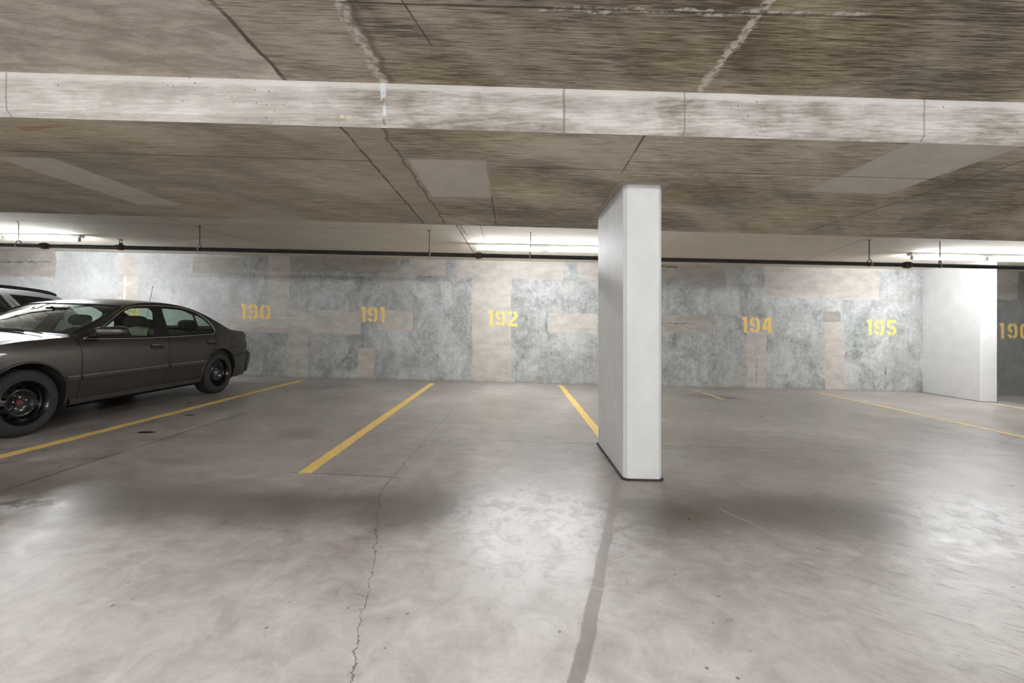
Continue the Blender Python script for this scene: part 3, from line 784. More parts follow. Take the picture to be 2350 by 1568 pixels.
def build_wheel(root, cx, cy, r, side, mats, width=.205, steel=True, label=None, cap_red=True):
    """side=+1: outer face towards +x"""
    xo = cx
    def X(a): return [(side*k, rr) for k, rr in a]
    R = r; rr_ = r*.655
    bm = bmesh.new()
    prof = [(-.004, rr_-.004), (.004, rr_+.004), (.009, rr_+.03), (.011, R-.055), (.006, R-.028), (-.004, R-.014), (-.018, R-.004), (-.03, R-.0005)]
    wd = width; tread = []
    for gpos in (.28, .5, .72):
        tread += [(-wd*gpos+.006, R), (-wd*gpos+.004, R-.009), (-wd*gpos-.004, R-.009), (-wd*gpos-.006, R)]
    prof += tread+[(-wd+.03, R-.0005), (-wd+.018, R-.004), (-wd+.004, R-.014), (-wd-.006, R-.028), (-wd-.011, R-.055), (-wd, rr_)]
    lathe(bm, X(prof), (xo, cy, R), 'x', 72)
    # shoulder tread blocks
    for k in range(56):
        th = 2*PI*k/56; c_, s_ = math.cos(th), math.sin(th)
        g_ = bmesh.ops.create_cube(bm, size=1)
        for v in g_['verts']:
            a = v.co.x*.024-.026; rad = R-.006+v.co.z*.012; tt = v.co.y*.020
            v.co = Vector((xo+side*a, cy+rad*c_-tt*s_, R+rad*s_+tt*c_))
    # flatten the contact patch so the tyre sits on the floor
    for v in bm.verts:
        if v.co.z < .006: v.co.z = .001
    wheel = sharpen(fromb('wheel', bm, mats['tyre'], root, True, label), 30)
    bm = bmesh.new()
    lathe(bm, X([(-wd+.02, rr_), (-wd+.03, rr_-.03), (-.10, rr_-.035), (-.065, rr_-.030), (-.050, rr_-.016), (-.018, rr_-.012), (-.006, rr_-.004), (.006, rr_), (.009, rr_+.003), (.004, rr_+.007), (-.004, rr_+.004)]), (xo, cy, R), 'x', 72)
    rim = sharpen(fromb('rim', bm, mats['rim'], wheel, True), 35)
    if steel:
        # pressed disc with round holes, lying in the y-z plane
        ro = rr_-.030; holes = [circle(math.cos(2*PI*k/12+.13)*ro*.83, math.sin(2*PI*k/12+.13)*ro*.83, .0125, 12) for k in range(12)]
        rings = [circle(0, 0, q, 48) for q in (ro, ro*.93, ro*.74, ro*.68, ro*.60, ro*.40, ro*.22)]
        V, T = cdt(rings+holes, [], [(0, 0)])
        def dx(q):
            return lerp_tab([(0, -.062), (.22, -.062), (.40, -.062), (.60, -.040), (.68, -.026), (.74, -.030), (.93, -.058), (1, -.066)], q)
        T2 = []
        for tr in T:
            c_ = [sum(V[i][j] for i in tr)/3 for j in (0, 1)]
            if math.hypot(*c_) > ro or any(inside(c_, h) for h in holes): continue
            T2.append(tr)
        part_from('wheel_disc', V, T2, lambda a, b: (xo+side*dx(math.hypot(a, b)/ro), cy+a, R+b), mats['rim'], wheel)
        bm = bmesh.new(); lathe(bm, X([(-.12, rr_-.034), (-.12, .001)]), (xo, cy, R), 'x', 32); fromb('brake_backing', bm, mats['dark'], wheel)
        bm = bmesh.new(); lathe(bm, X([(-.062, .030), (-.046, .029), (-.042, .024), (-.042, .001)]), (xo, cy, R), 'x', 24)
        fromb('hub_cap', bm, mats['hub_red'] if cap_red else mats['hub_grey'], wheel, False, 'reddish rusted hub' if cap_red else 'grey hub')
        for k in range(5):
            th = 2*PI*k/5+.35; ny, nz = cy+.057*math.cos(th), R+.057*math.sin(th)
            bm = bmesh.new(); lathe(bm, X([(-.064, .0115), (-.048, .011), (-.044, .008), (-.043, .001)]), (xo, ny, nz), 'x', 10)
            sharpen(fromb('lug_nut', bm, mats['chrome'], wheel, True))
    else:
        for k in range(7):
            th = 2*PI*k/7; c_, s_ = math.cos(th), math.sin(th); bm = bmesh.new()
            g_ = bmesh.ops.create_cube(bm, size=1)
            for v in g_['verts']:
                rad = .03+(v.co.z+.5)*(rr_-.05); tt = v.co.y*(.05-.014*(v.co.z+.5)); a = -.03+v.co.x*.02
                v.co = Vector((xo+side*a, cy+rad*c_-tt*s_, R+rad*s_+tt*c_))
            fromb('spoke', bm, mats['rim'], wheel)
        bm = bmesh.new(); lathe(bm, X([(-.12, rr_-.03), (-.12, .001)]), (xo, cy, R), 'x', 32); fromb('brake_disc', bm, mats['dark'], wheel)
        bm = bmesh.new(); lathe(bm, X([(-.04, .05), (-.015, .045), (-.012, .001)]), (xo, cy, R), 'x', 24); fromb('hub_cap', bm, mats['rim'], wheel)
    return wheel

def build_body(car, root, mats, spec):
    """spec holds the outlines; returns dict of parts of the +x side"""
    P = car.P; sF, sR = car.sF, car.sR; zb = P['sill0']
    wheels = P['axles']; ra = P['arch_r']
    arches = [circle(a, P['tyre_r']+.004, ra, 56) for a in wheels]
    ys = [sF+(sR-sF)*i/86 for i in range(87)]
    upper = [(y, lerp_tab(car.ze, y)) for y in ys]
    outline = [(sF, zb)]+[(y, zb) for y in ys[1:]]+upper[::-1]
    gaps = [band_of(g_, .0065) for g_ in spec['gaps']]
    lines = [smooth_poly([(sF, z), (sR, z)], 60, False) for z in (.30, .42, .55, .66, .76, .85, P['belt'])]
    grid = [(y, z) for y in ys[1:-1:2] for z in [zb+.03+.045*k for k in range(40)] if z < lerp_tab(car.ze, y)-.012]
    polys = [outline]+arches+gaps+[p for _, p in spec['glass']]+[spec['dlo']]+[p for _, p in spec.get('over', [])]+[p for _, p in spec['panels']]+[p for _, p, *_ in spec.get('lamps', [])]
    V, T = cdt(polys, [], grid)
    reg = {}
    for tr in T:
        c_ = tuple(sum(V[i][j] for i in tr)/3 for j in (0, 1))
        if not inside(c_, outline) or any(inside(c_, a) for a in arches): continue
        name = None
        for n_, p in spec['glass']:
            if inside(c_, p): name = n_; break
        for n_, p in spec.get('over', []):
            if name is None and inside(c_, p): name = n_; break
        if name is None and inside(c_, spec['dlo']): name = 'frame'
        if name is None and any(inside(c_, g_) for g_ in gaps) and all(near_line(V[i], spec['gaps']) for i in tr): continue
        if name is None:
            for n_, p, *_ in spec.get('lamps', []):
                if inside(c_, p): name = n_; break
        if name is None:
            for n_, p in spec['panels']:
                if inside(c_, p): name = n_; break
        if name is None: name = 'body_side'
        reg.setdefault(name, []).append(tr)
    parts = {}
    for mir in (False, True):
        S_ = 'm' if mir else 'p'
        for n_ in spec['order']:
            if n_ not in reg: continue
            nm, mat, par = spec['names'][n_]
            pr = parts.get((par, S_), root) if par else root
            off = spec.get('off', {}).get(n_, 0.)
            parts[(n_, S_)] = part_from(nm, V, reg[n_], (lambda y, z, off=off: car.side(y, z, off)), mats[mat], pr, mir)
    # dark backing behind the shut lines
    for mir in (False, True):
        vs = []; fs = []
        for g_ in spec['gaps']:
            L, R = stroke(g_, .03); b = len(vs); n = len(L)
            for y, z in L+R:
                q = car.side(y, z, -.012); vs.append((-q[0], q[1], q[2]) if mir else q)
            fs += [(b+i, b+i+1, b+n+i+1, b+n+i) for i in range(n-1)]
        if vs: link('shut_line', vs, fs, mats['dark'], root)
    # wheel arch lips and liners
    for ax in wheels:
        for sg in (1, -1):
            a0 = math.asin(max(-1, (zb-P['tyre_r'])/ra)); pts = []
            for k in range(41):
                a = a0+(PI-2*a0)*k/40; y, z = ax+ra*math.cos(a), P['tyre_r']+.004+ra*math.sin(a)
                q = car.side(y, z, .0); pts.append((sg*(q[0]), q[1], q[2]))
            bm = bmesh.new(); tube(bm, pts, .011, 8); fromb('arch_lip', bm, mats['paint'], root, True)
            v = []; f = []
            for k in range(29):
                a = -.35+(PI+.7)*k/28
                for d in (.0, .42):
                    y, z = ax+(ra+.004)*math.cos(a), P['tyre_r']+.004+(ra+.004)*math.sin(a); z = max(z, .17)
                    v.append((sg*(car.w(y, max(z, .25))-.012-d), y, z))
            for k in range(28): f.append((2*k, 2*k+1, 2*k+3, 2*k+2))
            b = len(v)
            link('wheel_arch_liner', v, f, mats['liner'], root, True)
            cc = [(sg*(car.w(ax, .4)-.43), y, max(z, .17)) for y, z in circle(ax, P['tyre_r'], ra, 32)]
            link('wheel_well_panel', cc, [tuple(range(len(cc)))], mats['dark'], root)
    # top surfaces
    tops = spec['top']
    qs = [-1, -.985, -.96, -.93, -.88, -.8, -.7, -.58, -.45, -.3, -.15, 0, .15, .3, .45, .58, .7, .8, .88, .93, .96, .985, 1]
    full = [(y, -1) for y in ys]+[(sR, q) for q in qs[1:-1]]+[(y, 1) for y in ys[::-1]]+[(sF, q) for q in qs[1:-1][::-1]]
    gp = [(y, q) for y in ys[1:-1] for q in qs[1:-1]]
    V, T = cdt([full]+[p for _, p in tops], [], gp)
    reg = {}
    for tr in T:
        c_ = tuple(sum(V[i][j] for i in tr)/3 for j in (0, 1))
        if not inside(c_, full): continue
        name = 'roof'
        for n_, p in tops:
            if inside(c_, p): name = n_; break
        reg.setdefault(name, []).append(tr)
    for n_, tr in reg.items():
        if n_ == 'gap': continue
        nm, mat = spec['top_names'][n_]
        parts[n_] = part_from(nm, V, tr, lambda y, q: car.top(y, q, 0.), mats[mat], root)
    # nose and tail
    for front in (True, False):
        key = 'nose' if front else 'tail'
        for nm, mat, z0, z1, t0, t1, off in spec[key]:
            nt, nz = 14, 8; y0 = sF if front else sR
            for grp in ([(t0, t1)] if t1 <= 1 else [(t0, 1.)]):
                for mir in ((False, True) if t1 <= .999 else (None,)):
                    v = []; f = []
                    tt = [grp[0]+(grp[1]-grp[0])*k/nt for k in range(nt+1)]
                    cols = tt if mir is not None else tt+[-x for x in tt[::-1][1:]]
                    for zi in range(nz+1):
                        for x in cols:
                            sg = -1 if x < 0 or (mir is None and cols.index(x) > nt) else 1
                            zt = z1
                            q0 = car.nose(abs(x), .6, front)
                            if z1 is None:
                                qq = abs(q0[0])/car.w(y0, lerp_tab(car.ze, y0)); zt = car.top(y0, min(qq, 1))[2]-.02*abs(math.sin(abs(x)*PI/2))
                            z = z0+(zt-z0)*zi/nz
                            q = car.nose(abs(x), z, front, off); v.append((sg*q[0] if not mir else -q[0], q[1], z))
                    n = len(cols)
                    for zi in range(nz):
                        for k in range(n-1): f.append((zi*n+k, zi*n+k+1, (zi+1)*n+k+1, (zi+1)*n+k))
                    if z1 is None:
                        # cap between the last top station and the rim
                        b = len(v)
                        for k, x in enumerate(cols):
                            rx = v[nz*n+k]; qq = max(-1, min(1, rx[0]/car.w(y0, lerp_tab(car.ze, y0)))); v.append(car.top(y0, qq))
                        for k in range(n-1): f.append((nz*n+k, nz*n+k+1, b+k+1, b+k))
                    link(nm, v, f, mats[mat], root, True)
    # under body and inner tub
    bm = bmesh.new(); box(bm, -.62, .62, sF-.1, sR+.05, .17, .26); fromb('underbody', bm, mats['dark'], root)
    bm = bmesh.new(); box(bm, -.80, .80, wheels[0]+.46, wheels[1]-.46, .19, .25); fromb('floor_pan', bm, mats['dark'], root)
    for sg in (1, -1):
        v = []; f = []
        st = [P['cabin'][0]+(P['cabin'][1]-P['cabin'][0])*k/24 for k in range(25)]
        for y in st:
            for z in (.25, .5, .7, P['belt']-.02): v.append((sg*(car.w(y, z)-.06), y, z))
            v.append((sg*(car.w(y, P['belt']-.02)-.012), y, P['belt']-.01))
        for k in range(24):
            for j in range(4): f.append((5*k+j, 5*k+j+1, 5*k+j+6, 5*k+j+5))
        link('door_trim', v, f, mats['trim'], root, True)
    return parts

paint = NT('dark_taupe_metallic_paint')
fl = paint.noise(paint.oc, 900, 2)
lw = paint.n.new('ShaderNodeLayerWeight'); lw.inputs[0].default_value = .35
cc_ = paint.mix(lw.outputs['Facing'], (.100, .088, .077), (.034, .030, .027))
cc_ = paint.mix(paint.mul(paint.ss(paint.noise(paint.oc, 3, 5, .7), .45, .7), .25), cc_, (.10, .092, .084))
paint.out(cc_, paint.lin(fl, .3, .7, .34, .44), .5)
paint.b.inputs['Metallic'].default_value = .85; paint.b.inputs['Coat Weight'].default_value = .45; paint.b.inputs['Coat Roughness'].default_value = .08
silver = NT('silver_metallic_paint'); silver.out((.50, .51, .52), .33, .5); silver.b.inputs['Metallic'].default_value = .6; silver.b.inputs['Coat Weight'].default_value = .7
silver.b.inputs['Coat Roughness'].default_value = .04
base_m = dict(
    dark=simple('black_cavity', (.006, .006, .006), .9, spec=.1), liner=simple('dusty_black_liner', (.022, .021, .020), .85, noise=.4, nscale=12),
    trim=simple('charcoal_trim', (.022, .023, .024), .7), black=simple('black_window_frame', (.012, .012, .013), .35, spec=.4),
    chrome=simple('chrome', (.75, .75, .75), .18, metal=1.), tyre=simple('tyre_rubber', (.030, .030, .030), .72, noise=.3, nscale=50),
    hub_red=simple('rusted_hub', (.16, .055, .04), .6, metal=.3, noise=.3), hub_grey=simple('grey_hub', (.35, .34, .33), .5, metal=.4),
    seat=simple('dark_grey_upholstery', (.030, .032, .033), .75, noise=.2, nscale=60), rubber=simple('black_rubber', (.015, .015, .015), .6),
    lamp_red=simple('red_lamp_lens', (.30, .05, .04), .15, coat=1.), lamp_clear=simple('clear_lamp_lens', (.36, .33, .31), .2, coat=1., noise=.3, nscale=60),
    plate=simple('plate_white', (.6, .6, .58), .5), cloth=simple('pale_cloth', (.50, .48, .40), .9, noise=.2, nscale=20),
    blue=glass('blue_shade_band', (.10, .38, .75), .75))
sm = dict(base_m, paint=paint.m, rim=simple('black_steel_wheel', (.007, .007, .007), .25, metal=.2, coat=.5), glass=glass('green_tinted_glass', (.78, .90, .84), .84),
          molding=simple('dark_side_molding', (.050, .045, .042), .38, coat=.3))

# ---- dark sedan -------------------------------------------------
SED = dict(
    prof=[(.15, .79), (.22, .825), (.30, .848), (.42, .868), (.55, .882), (.68, .880), (.78, .868), (.86, .845), (.92, .812), (.96, .790), (1.05, .752), (1.15, .705), (1.25, .655), (1.32, .615), (1.38, .575), (1.45, .53)],
    edge=[(-.72, .70), (-.5, .80), (-.25, .868), (0, .905), (.25, .925), (.47, .938), (.60, .975), (.75, 1.040), (.95, 1.138), (1.12, 1.222), (1.28, 1.293), (1.42, 1.332), (1.6, 1.358), (1.85, 1.370), (2.05, 1.362), (2.25, 1.335), (2.43, 1.290), (2.62, 1.215), (2.80, 1.125), (2.95, 1.045), (3.06, .998), (3.2, .978), (3.4, .965), (3.46, .960)],
    centre=[(-.72, .76), (-.5, .845), (-.25, .908), (0, .950), (.22, .978), (.33, .990), (.47, 1.035), (.60, 1.085), (.75, 1.140), (.95, 1.215), (1.12, 1.275), (1.22, 1.312), (1.35, 1.355), (1.5, 1.382), (1.7, 1.402), (1.9, 1.402), (2.1, 1.390), (2.3, 1.365), (2.43, 1.340), (2.62, 1.270), (2.80, 1.190), (2.95, 1.115), (3.06, 1.055), (3.14, 1.02), (3.25, 1.005), (3.4, .995), (3.46, .985)],
    sF=-.70, sR=3.44, taperF=-.1, taperR=2.75, kF=.10, kR=.085, belt=.905, sill0=.215, axles=(0, 2.69), arch_r=.382, tyre_r=.317, cabin=(.55, 2.95),
    noseF=[(.2, -.92), (.3, -.97), (.5, -.98), (.56, -.95), (.7, -.90), (.8, -.86)],
    noseR=[(.2, 3.60), (.33, 3.665), (.43, 3.70), (.53, 3.71), (.58, 3.69), (.60, 3.655), (.8, 3.655), (.9, 3.64), (.96, 3.60), (1.02, 3.56)])
sed = Car(SED)
dlo = smooth_poly([(.60, .914), (.95, .905), (1.317, .900), (1.70, .906), (2.1, .915), (2.50, .928), (2.60, .934), (2.655, .965), (2.665, 1.02), (2.615, 1.125), (2.52, 1.205), (2.40, 1.262), (2.247, 1.307), (2.047, 1.326), (1.748, 1.327), (1.50, 1.313), (1.36, 1.296), (1.25, 1.263), (1.122, 1.199), (.951, 1.098), (.78, 1.005), (.66, .945), (.60, .925)], 3)
fg = round_poly([(.84, .925), (1.50, .925), (1.635, 1.235), (1.60, 1.298), (1.47, 1.292), (1.335, 1.273), (1.24, 1.238), (1.13, 1.178), (.97, 1.083), (.86, 1.02), (.84, .99)], [.01, .02, .02, .05, .03, .03, .03, .03, .03, .02, .01])
rg = round_poly([(1.765, .927), (2.305, .942), (2.335, 1.215), (2.20, 1.272), (2.10, 1.300), (1.95, 1.310), (1.84, 1.308), (1.81, 1.26)], [.02, .015, .02, .03, .03, .03, .04, .03])
qg = round_poly([(2.350, .945), (2.56, .953), (2.62, .985), (2.60, 1.07), (2.52, 1.155), (2.42, 1.212), (2.372, 1.210)], .03)
g1 = smooth_poly([(.455, .936), (.488, .925), (.506, .86), (.512, .78), (.508, .65), (.498, .50), (.490, .38), (.486, .285)], 4, False)
g2 = smooth_poly([(1.700, .902), (1.690, .84), (1.678, .75), (1.668, .62), (1.650, .46), (1.630, .35), (1.620, .285)], 4, False)
g3 = smooth_poly([(2.63, .94), (2.64, .86), (2.615, .79), (2.56, .735), (2.49, .685)], 4, False)
g4 = [(.486, .285), (1.62, .285), (2.33, .29)]
g4 = smooth_poly(g4, 12, False)
g5 = [(3.02, .578), (3.44, .590)]
g5 = smooth_poly(g5, 8, False)
front_door = g1+[(1.62, .285)]+g2[::-1]+[(1.70, 1.333), (1.50, 1.320), (1.30, 1.283), (1.10, 1.195), (.93, 1.095), (.7, .975), (.56, .925)]
rear_door = g2+[(2.33, .285), (2.42, .60)]+g3[::-1]+[(2.72, .99), (2.63, 1.13), (2.4, 1.272), (2.25, 1.315), (2.05, 1.333), (1.70, 1.333)]
fuel = round_poly([(2.95, .72), (3.115, .72), (3.115, .865), (2.95, .865)], .02)
lampR = [(3.415, .63), (3.45, .63), (3.45, .86), (3.425, .86), (3.41, .76)]
def Q(pts): return pts
ws_base = [(.30+.23*q*q, q) for q in [-.93+.093*k for k in range(21)]]
ws_top = [(1.215+.06*q*q, q) for q in [.90-.09*k for k in range(21)]]
rw_top = [(2.44+.05*q*q, q) for q in [-.86+.086*k for k in range(21)]]
rw_base = [(3.09-.12*q*q, q) for q in [.90-.09*k for k in range(21)]]
hood = [(-.66, -.88), (-.66, .88)]+[(.24+.20*q*q, q) for q in [.88-.088*k for k in range(21)]]
cowl = [(.246+.20*q*q, q) for q in [-.93+.093*k for k in range(21)]]+[(.30+.23*q*q, q) for q in [.93-.093*k for k in range(21)]]
hl = band_of(smooth_poly([(.43, -.895), (.1, -.89), (-.66, -.888)], 8, False), .012), band_of(smooth_poly([(.43, .895), (.1, .89), (-.66, .888)], 8, False), .012)
tl = band_of([(3.16-.09*q*q, q) for q in [-.86+.086*k for k in range(21)]], .008)
spec = dict(
    gaps=[g1, g2, g3, g4, g5, fuel+[fuel[0]]],
    glass=[('front_glass', fg), ('rear_glass', rg), ('quarter_glass', qg)], dlo=dlo,
    panels=[('front_door', front_door), ('rear_door', rear_door), ('fuel', fuel),
            ('rocker', [(.2, .2), (2.7, .2), (2.7, .285), (.2, .285)]),
            ('rear_bumper', [(2.9, .2), (3.5, .2), (3.5, .587), (2.9, .578)]), ('front_bumper', [(-.8, .2), (-.3, .2), (-.3, .56), (-.8, .56)]),
            ('fender', [(-.8, .2), (.5, .2)]+g1[::-1]+[(.455, .99), (-.8, .99)])],
    lamps=[('tail_lamp', lampR)],
    order=['body_side', 'fender', 'front_door', 'rear_door', 'fuel', 'rocker', 'rear_bumper', 'front_bumper', 'tail_lamp', 'frame', 'front_glass', 'rear_glass', 'quarter_glass'],
    names=dict(body_side=('quarter_panel', 'paint', None), fender=('fender', 'paint', None), front_door=('front_door', 'paint', None), rear_door=('rear_door', 'paint', None),
               fuel=('fuel_flap', 'paint', None), rocker=('rocker_panel', 'paint', None), rear_bumper=('bumper_corner', 'paint', None), front_bumper=('bumper_corner', 'paint', None),
               tail_lamp=('tail_lamp', 'lamp_clear', None), frame=('window_frame', 'black', None), front_glass=('door_glass', 'glass', 'front_door'),
               rear_glass=('door_glass', 'glass', 'rear_door'), quarter_glass=('quarter_glass', 'glass', None)),
    off=dict(front_glass=-.004, rear_glass=-.004, quarter_glass=-.004, frame=-.002, rear_bumper=.012, front_bumper=.01, rocker=.004, tail_lamp=.004),
    top=[('gap', hl[0]), ('gap', hl[1]), ('gap', tl), ('windshield', ws_base+ws_top), ('rear_window', rw_top+rw_base), ('hood', hood), ('cowl', cowl),
         ('trunk', [(3.16-.09*q*q, q) for q in [-.86+.086*k for k in range(21)]]+[(3.5, .86), (3.5, -.86)]), ('fender_top', [(-.8, -1.01), (.46, -1.01), (.46, -.9), (.3, -.9), (-.8, -.88)]), ('fender_top', [(-.8, 1.01), (.46, 1.01), (.46, .9), (.3, .9), (-.8, .88)])],
    top_names=dict(windshield=('windshield', 'glass'), rear_window=('rear_window', 'glass'), hood=('hood', 'paint'), cowl=('cowl', 'black'), roof=('roof', 'paint'), trunk=('trunk_lid', 'paint'), fender_top=('fender_crown', 'paint')),
    nose=[('front_bumper', 'paint', .22, .56, 0, 1, .012), ('headlight', 'lamp_clear', .565, .70, .05, .48, .002), ('grille', 'black', .565, .70, .50, 1, -.004), ('nose_panel', 'paint', .70, None, 0, 1, 0)],
    tail=[('rear_bumper', 'paint', .26, .585, 0, 1, .012), ('tail_lamp', 'lamp_clear', .63, .86, .0, .2, .001), ('tail_lamp', 'lamp_red', .62, .86, .2, .52, .003), ('rear_panel', 'paint', .59, None, 0, 1, -.002)])
ang = math.atan(FS)
CX, CY = -5.52, 4.07
sedan = empty('sedan', (CX, CY, zf(CX)+.002), 'dark taupe four-door sedan with black steel wheels, nose out, parked left of stall 190', 'car')
sedan.rotation_euler = (0, ang, 0)
parts = build_body(sed, sedan, sm, spec)
for (ax, red) in ((0, True), (2.69, False)):
    for sg in (1, -1):
        build_wheel(sedan, sg*.852, ax, .317, sg, sm, cap_red=red)
# chrome strip round the side windows, side moldings, handles
for sg in (1, -1):
    k_ = 'p' if sg > 0 else 'm'
    bm = bmesh.new(); tube(bm, [(sg*(sed.w(y, z)+.002), y, z) for y, z in dlo], .0055, 6, True); fromb('window_chrome', bm, base_m['chrome'], sedan, True)
    for a, b, z0, z1, dn in ((.352, .488, .524, .475, None), (.512, 1.642, .527, .478, 'front_door'), (1.69, 2.335, .540, .491, 'rear_door')):
        v = []; f = []; n = 24
        for i in range(n+1):
            y = a+(b-a)*i/n; zz = .524+.009*(y-.35); zl = zz-.05
            for z, o_ in ((zz, .0), (zz-.004, .014), (zl+.008, .015), (zl, .0)): v.append((sg*(sed.w(y, z)+o_), y, z))
        for i in range(n):
            for j in range(3): f.append((4*i+j, 4*i+j+1, 4*i+j+5, 4*i+j+4))
        f.append((0, 1, 2, 3)); f.append((4*n, 4*n+1, 4*n+2, 4*n+3))
        sharpen(link('side_molding', v, f, sm['molding'], parts.get((dn, k_), sedan) if dn else sedan, True), 25)
        bm = bmesh.new(); tube(bm, [(sg*(sed.w(a+(b-a)*i/n, .52)+.010), a+(b-a)*i/n, .524+.009*(a+(b-a)*i/n-.35)) for i in range(n+1)], .0035, 6)  # pale line paints a highlight along the molding's upper edge
        fromb('molding_highlight', bm, simple('painted_molding_highlight', (.50, .49, .47), .3, metal=.5) if 'mh' not in M else M['mh'], parts.get((dn, k_), sedan) if dn else sedan, True)
        M['mh'] = bpy.data.materials['painted_molding_highlight']
    for y0, y1, zc_, dn in ((1.392, 1.585, .798, 'front_door'), (2.400, 2.585, .806, 'rear_door')):
        door = parts.get((dn, k_), sedan)
        # recess and pull handle
        rec = round_poly([(y0-.012, zc_-.045), (y1+.012, zc_-.045), (y1+.012, zc_+.028), (y0-.012, zc_+.028)], .03)
        link('handle_recess', [(sg*(sed.w(y, z)+.0025), y, z) for y, z in rec], [tuple(range(len(rec)))], base_m['rubber'], door)
        v = []; f = []; n = 12
        for i in range(n+1):
            u = i/n; y = y0+(y1-y0)*u; hh = .019*(1-(2*u-1)**6*.5); o_ = .028*(1-(2*u-1)**4)+.006
            for dz, oo in ((hh, 0.), (hh, o_*.8), (0, o_), (-hh*.6, o_*.8), (-hh*.6, 0)): z = zc_+.006+dz*.8; v.append((sg*(sed.w(y, z)+oo), y, z))
        for i in range(n):
            for j in range(4): f.append((5*i+j, 5*i+j+1, 5*i+j+6, 5*i+j+5))
        f.append((0, 1, 2, 3, 4)); f.append(tuple(5*n+j for j in range(5)))
        link('door_handle', v, f, sm['paint'], door, True)
        bm = bmesh.new(); tube(bm, [(sg*(sed.w(y0+(y1-y0)*i/8, zc_)+.03-.012*abs(i/4-1)**3), y0+(y1-y0)*i/8, zc_+.018) for i in range(9)], .004, 6)
        fromb('handle_chrome', bm, base_m['chrome'], door, True)
    # rocker step under the doors
    v = []; f = []; n = 30
    for i in range(n+1):
        y = .41+(2.30-.41)*i/n
        for z, o_ in ((.288, -.004), (.280, .016), (.232, .022), (.222, .004), (.205, -.03)): v.append((sg*(sed.w(y, z)+o_), y, z))
    for i in range(n):
        for j in range(4): f.append((5*i+j, 5*i+j+1, 5*i+j+6, 5*i+j+5))
    sharpen(link('sill_cover', v, f, sm['molding'], sedan, True), 30)
    # door mirror
    v = []; f = []; n = 12; m_ = 16
    for i in range(n+1):
        u = i/n; lat = .835+.255*u; hz = .057*(1-abs(2*u-1)**5*.55)*(1-.10*u); hy = .055*(1-abs(2*u-1)**5*.5); yc = .70+.10*u
        for k in range(m_):
            a = 2*PI*k/m_; ca, sa = math.cos(a), math.sin(a)
            v.append((sg*lat, yc+hy*math.copysign(abs(ca)**.7, ca), .992+.006*u+hz*math.copysign(abs(sa)**.7, sa)))
    for i in range(n):
        for k in range(m_): f.append((i*m_+k, i*m_+(k+1) % m_, (i+1)*m_+(k+1) % m_, (i+1)*m_+k))
    f.append(tuple(range(m_))); f.append(tuple(n*m_+k for k in range(m_)))
    mir = link('side_mirror', v, f, sm['paint'], sedan, True)
    bm = bmesh.new(); box(bm, min(sg*.76, sg*.87), max(sg*.76, sg*.87), .66, .78, .935, .975, .008); fromb('mirror_mount', bm, base_m['rubber'], mir)
    link('mirror_sail', [(sg*(sed.w(y, z)+.003), y, z) for y, z in ((.63, .918), (.87, .915), (.87, 1.03), (.80, .995), (.68, .945))], [(0, 1, 2, 3, 4)], base_m['rubber'], sedan)
    # gutter trim between windscreen and pillar
    bm = bmesh.new(); tube(bm, [sed.top(.53+(1.26-.53)*i/12, sg*(.935-.03*i/12), .003) for i in range(13)], .006, 6); fromb('windshield_trim', bm, base_m['rubber'], sedan, True)
bm = bmesh.new(); tube(bm, [sed.top(1.215+.06*q*q, q, .003) for q in [-.9+.09*k for k in range(21)]], .006, 6); fromb('windshield_trim', bm, base_m['rubber'], sedan, True)
# blue shade band along the top of the windscreen
v = []; f = []
for k in range(21):
    q = -.88+.088*k
    for d in (.012, .075): v.append(sed.top(1.215+.06*q*q-d, q, -.006))
for k in range(20): f.append((2*k, 2*k+1, 2*k+3, 2*k+2))
link('shade_band', v, f, base_m['blue'], sedan, True, 'blue tint strip at the top of the windscreen')
for q0, yy in ((-.1, .33), (.45, .40)):
    bm = bmesh.new(); tube(bm, [sed.top(.32, q0+.35, .02), sed.top(.34, q0+.1, .022), sed.top(.37, q0-.35, .022)], .006, 6); tube(bm, [sed.top(.33, q0+.1, .012), sed.top(.36, q0-.38, .012)], .008, 6)
    fromb('wiper', bm, base_m['rubber'], sedan, True)
# interior
bm = bmesh.new(); box(bm, -.74, .74, .42, .98, .60, .93, .05)
for v in bm.verts:
    if v.co.y < .6: v.co.z += .02
fromb('dashboard', bm, sm['trim'], sedan, True)
bm = bmesh.new(); box(bm, .18, .60, .82, 1.02, .90, .985, .03); fromb('instrument_hood', bm, sm['trim'], sedan, True)
bm = bmesh.new(); cw = Vector((.37, 1.02, .885)); ax1 = Vector((1, 0, 0)); ax2 = Vector((0, .42, .91)).normalized()
tube(bm, [cw+ax1*.185*math.cos(2*PI*k/32)+ax2*.185*math.sin(2*PI*k/32) for k in range(32)], .015, 10, True)
for a in (0, PI, -PI/2): tube(bm, [cw+Vector((0, -.03, 0)), cw+ax1*.18*math.cos(a)+ax2*.18*math.sin(a)], .016, 8)
tube(bm, [cw, cw+Vector((0, -.25, -.1))], .03, 10); fromb('steering_wheel', bm, base_m['rubber'], sedan, True)
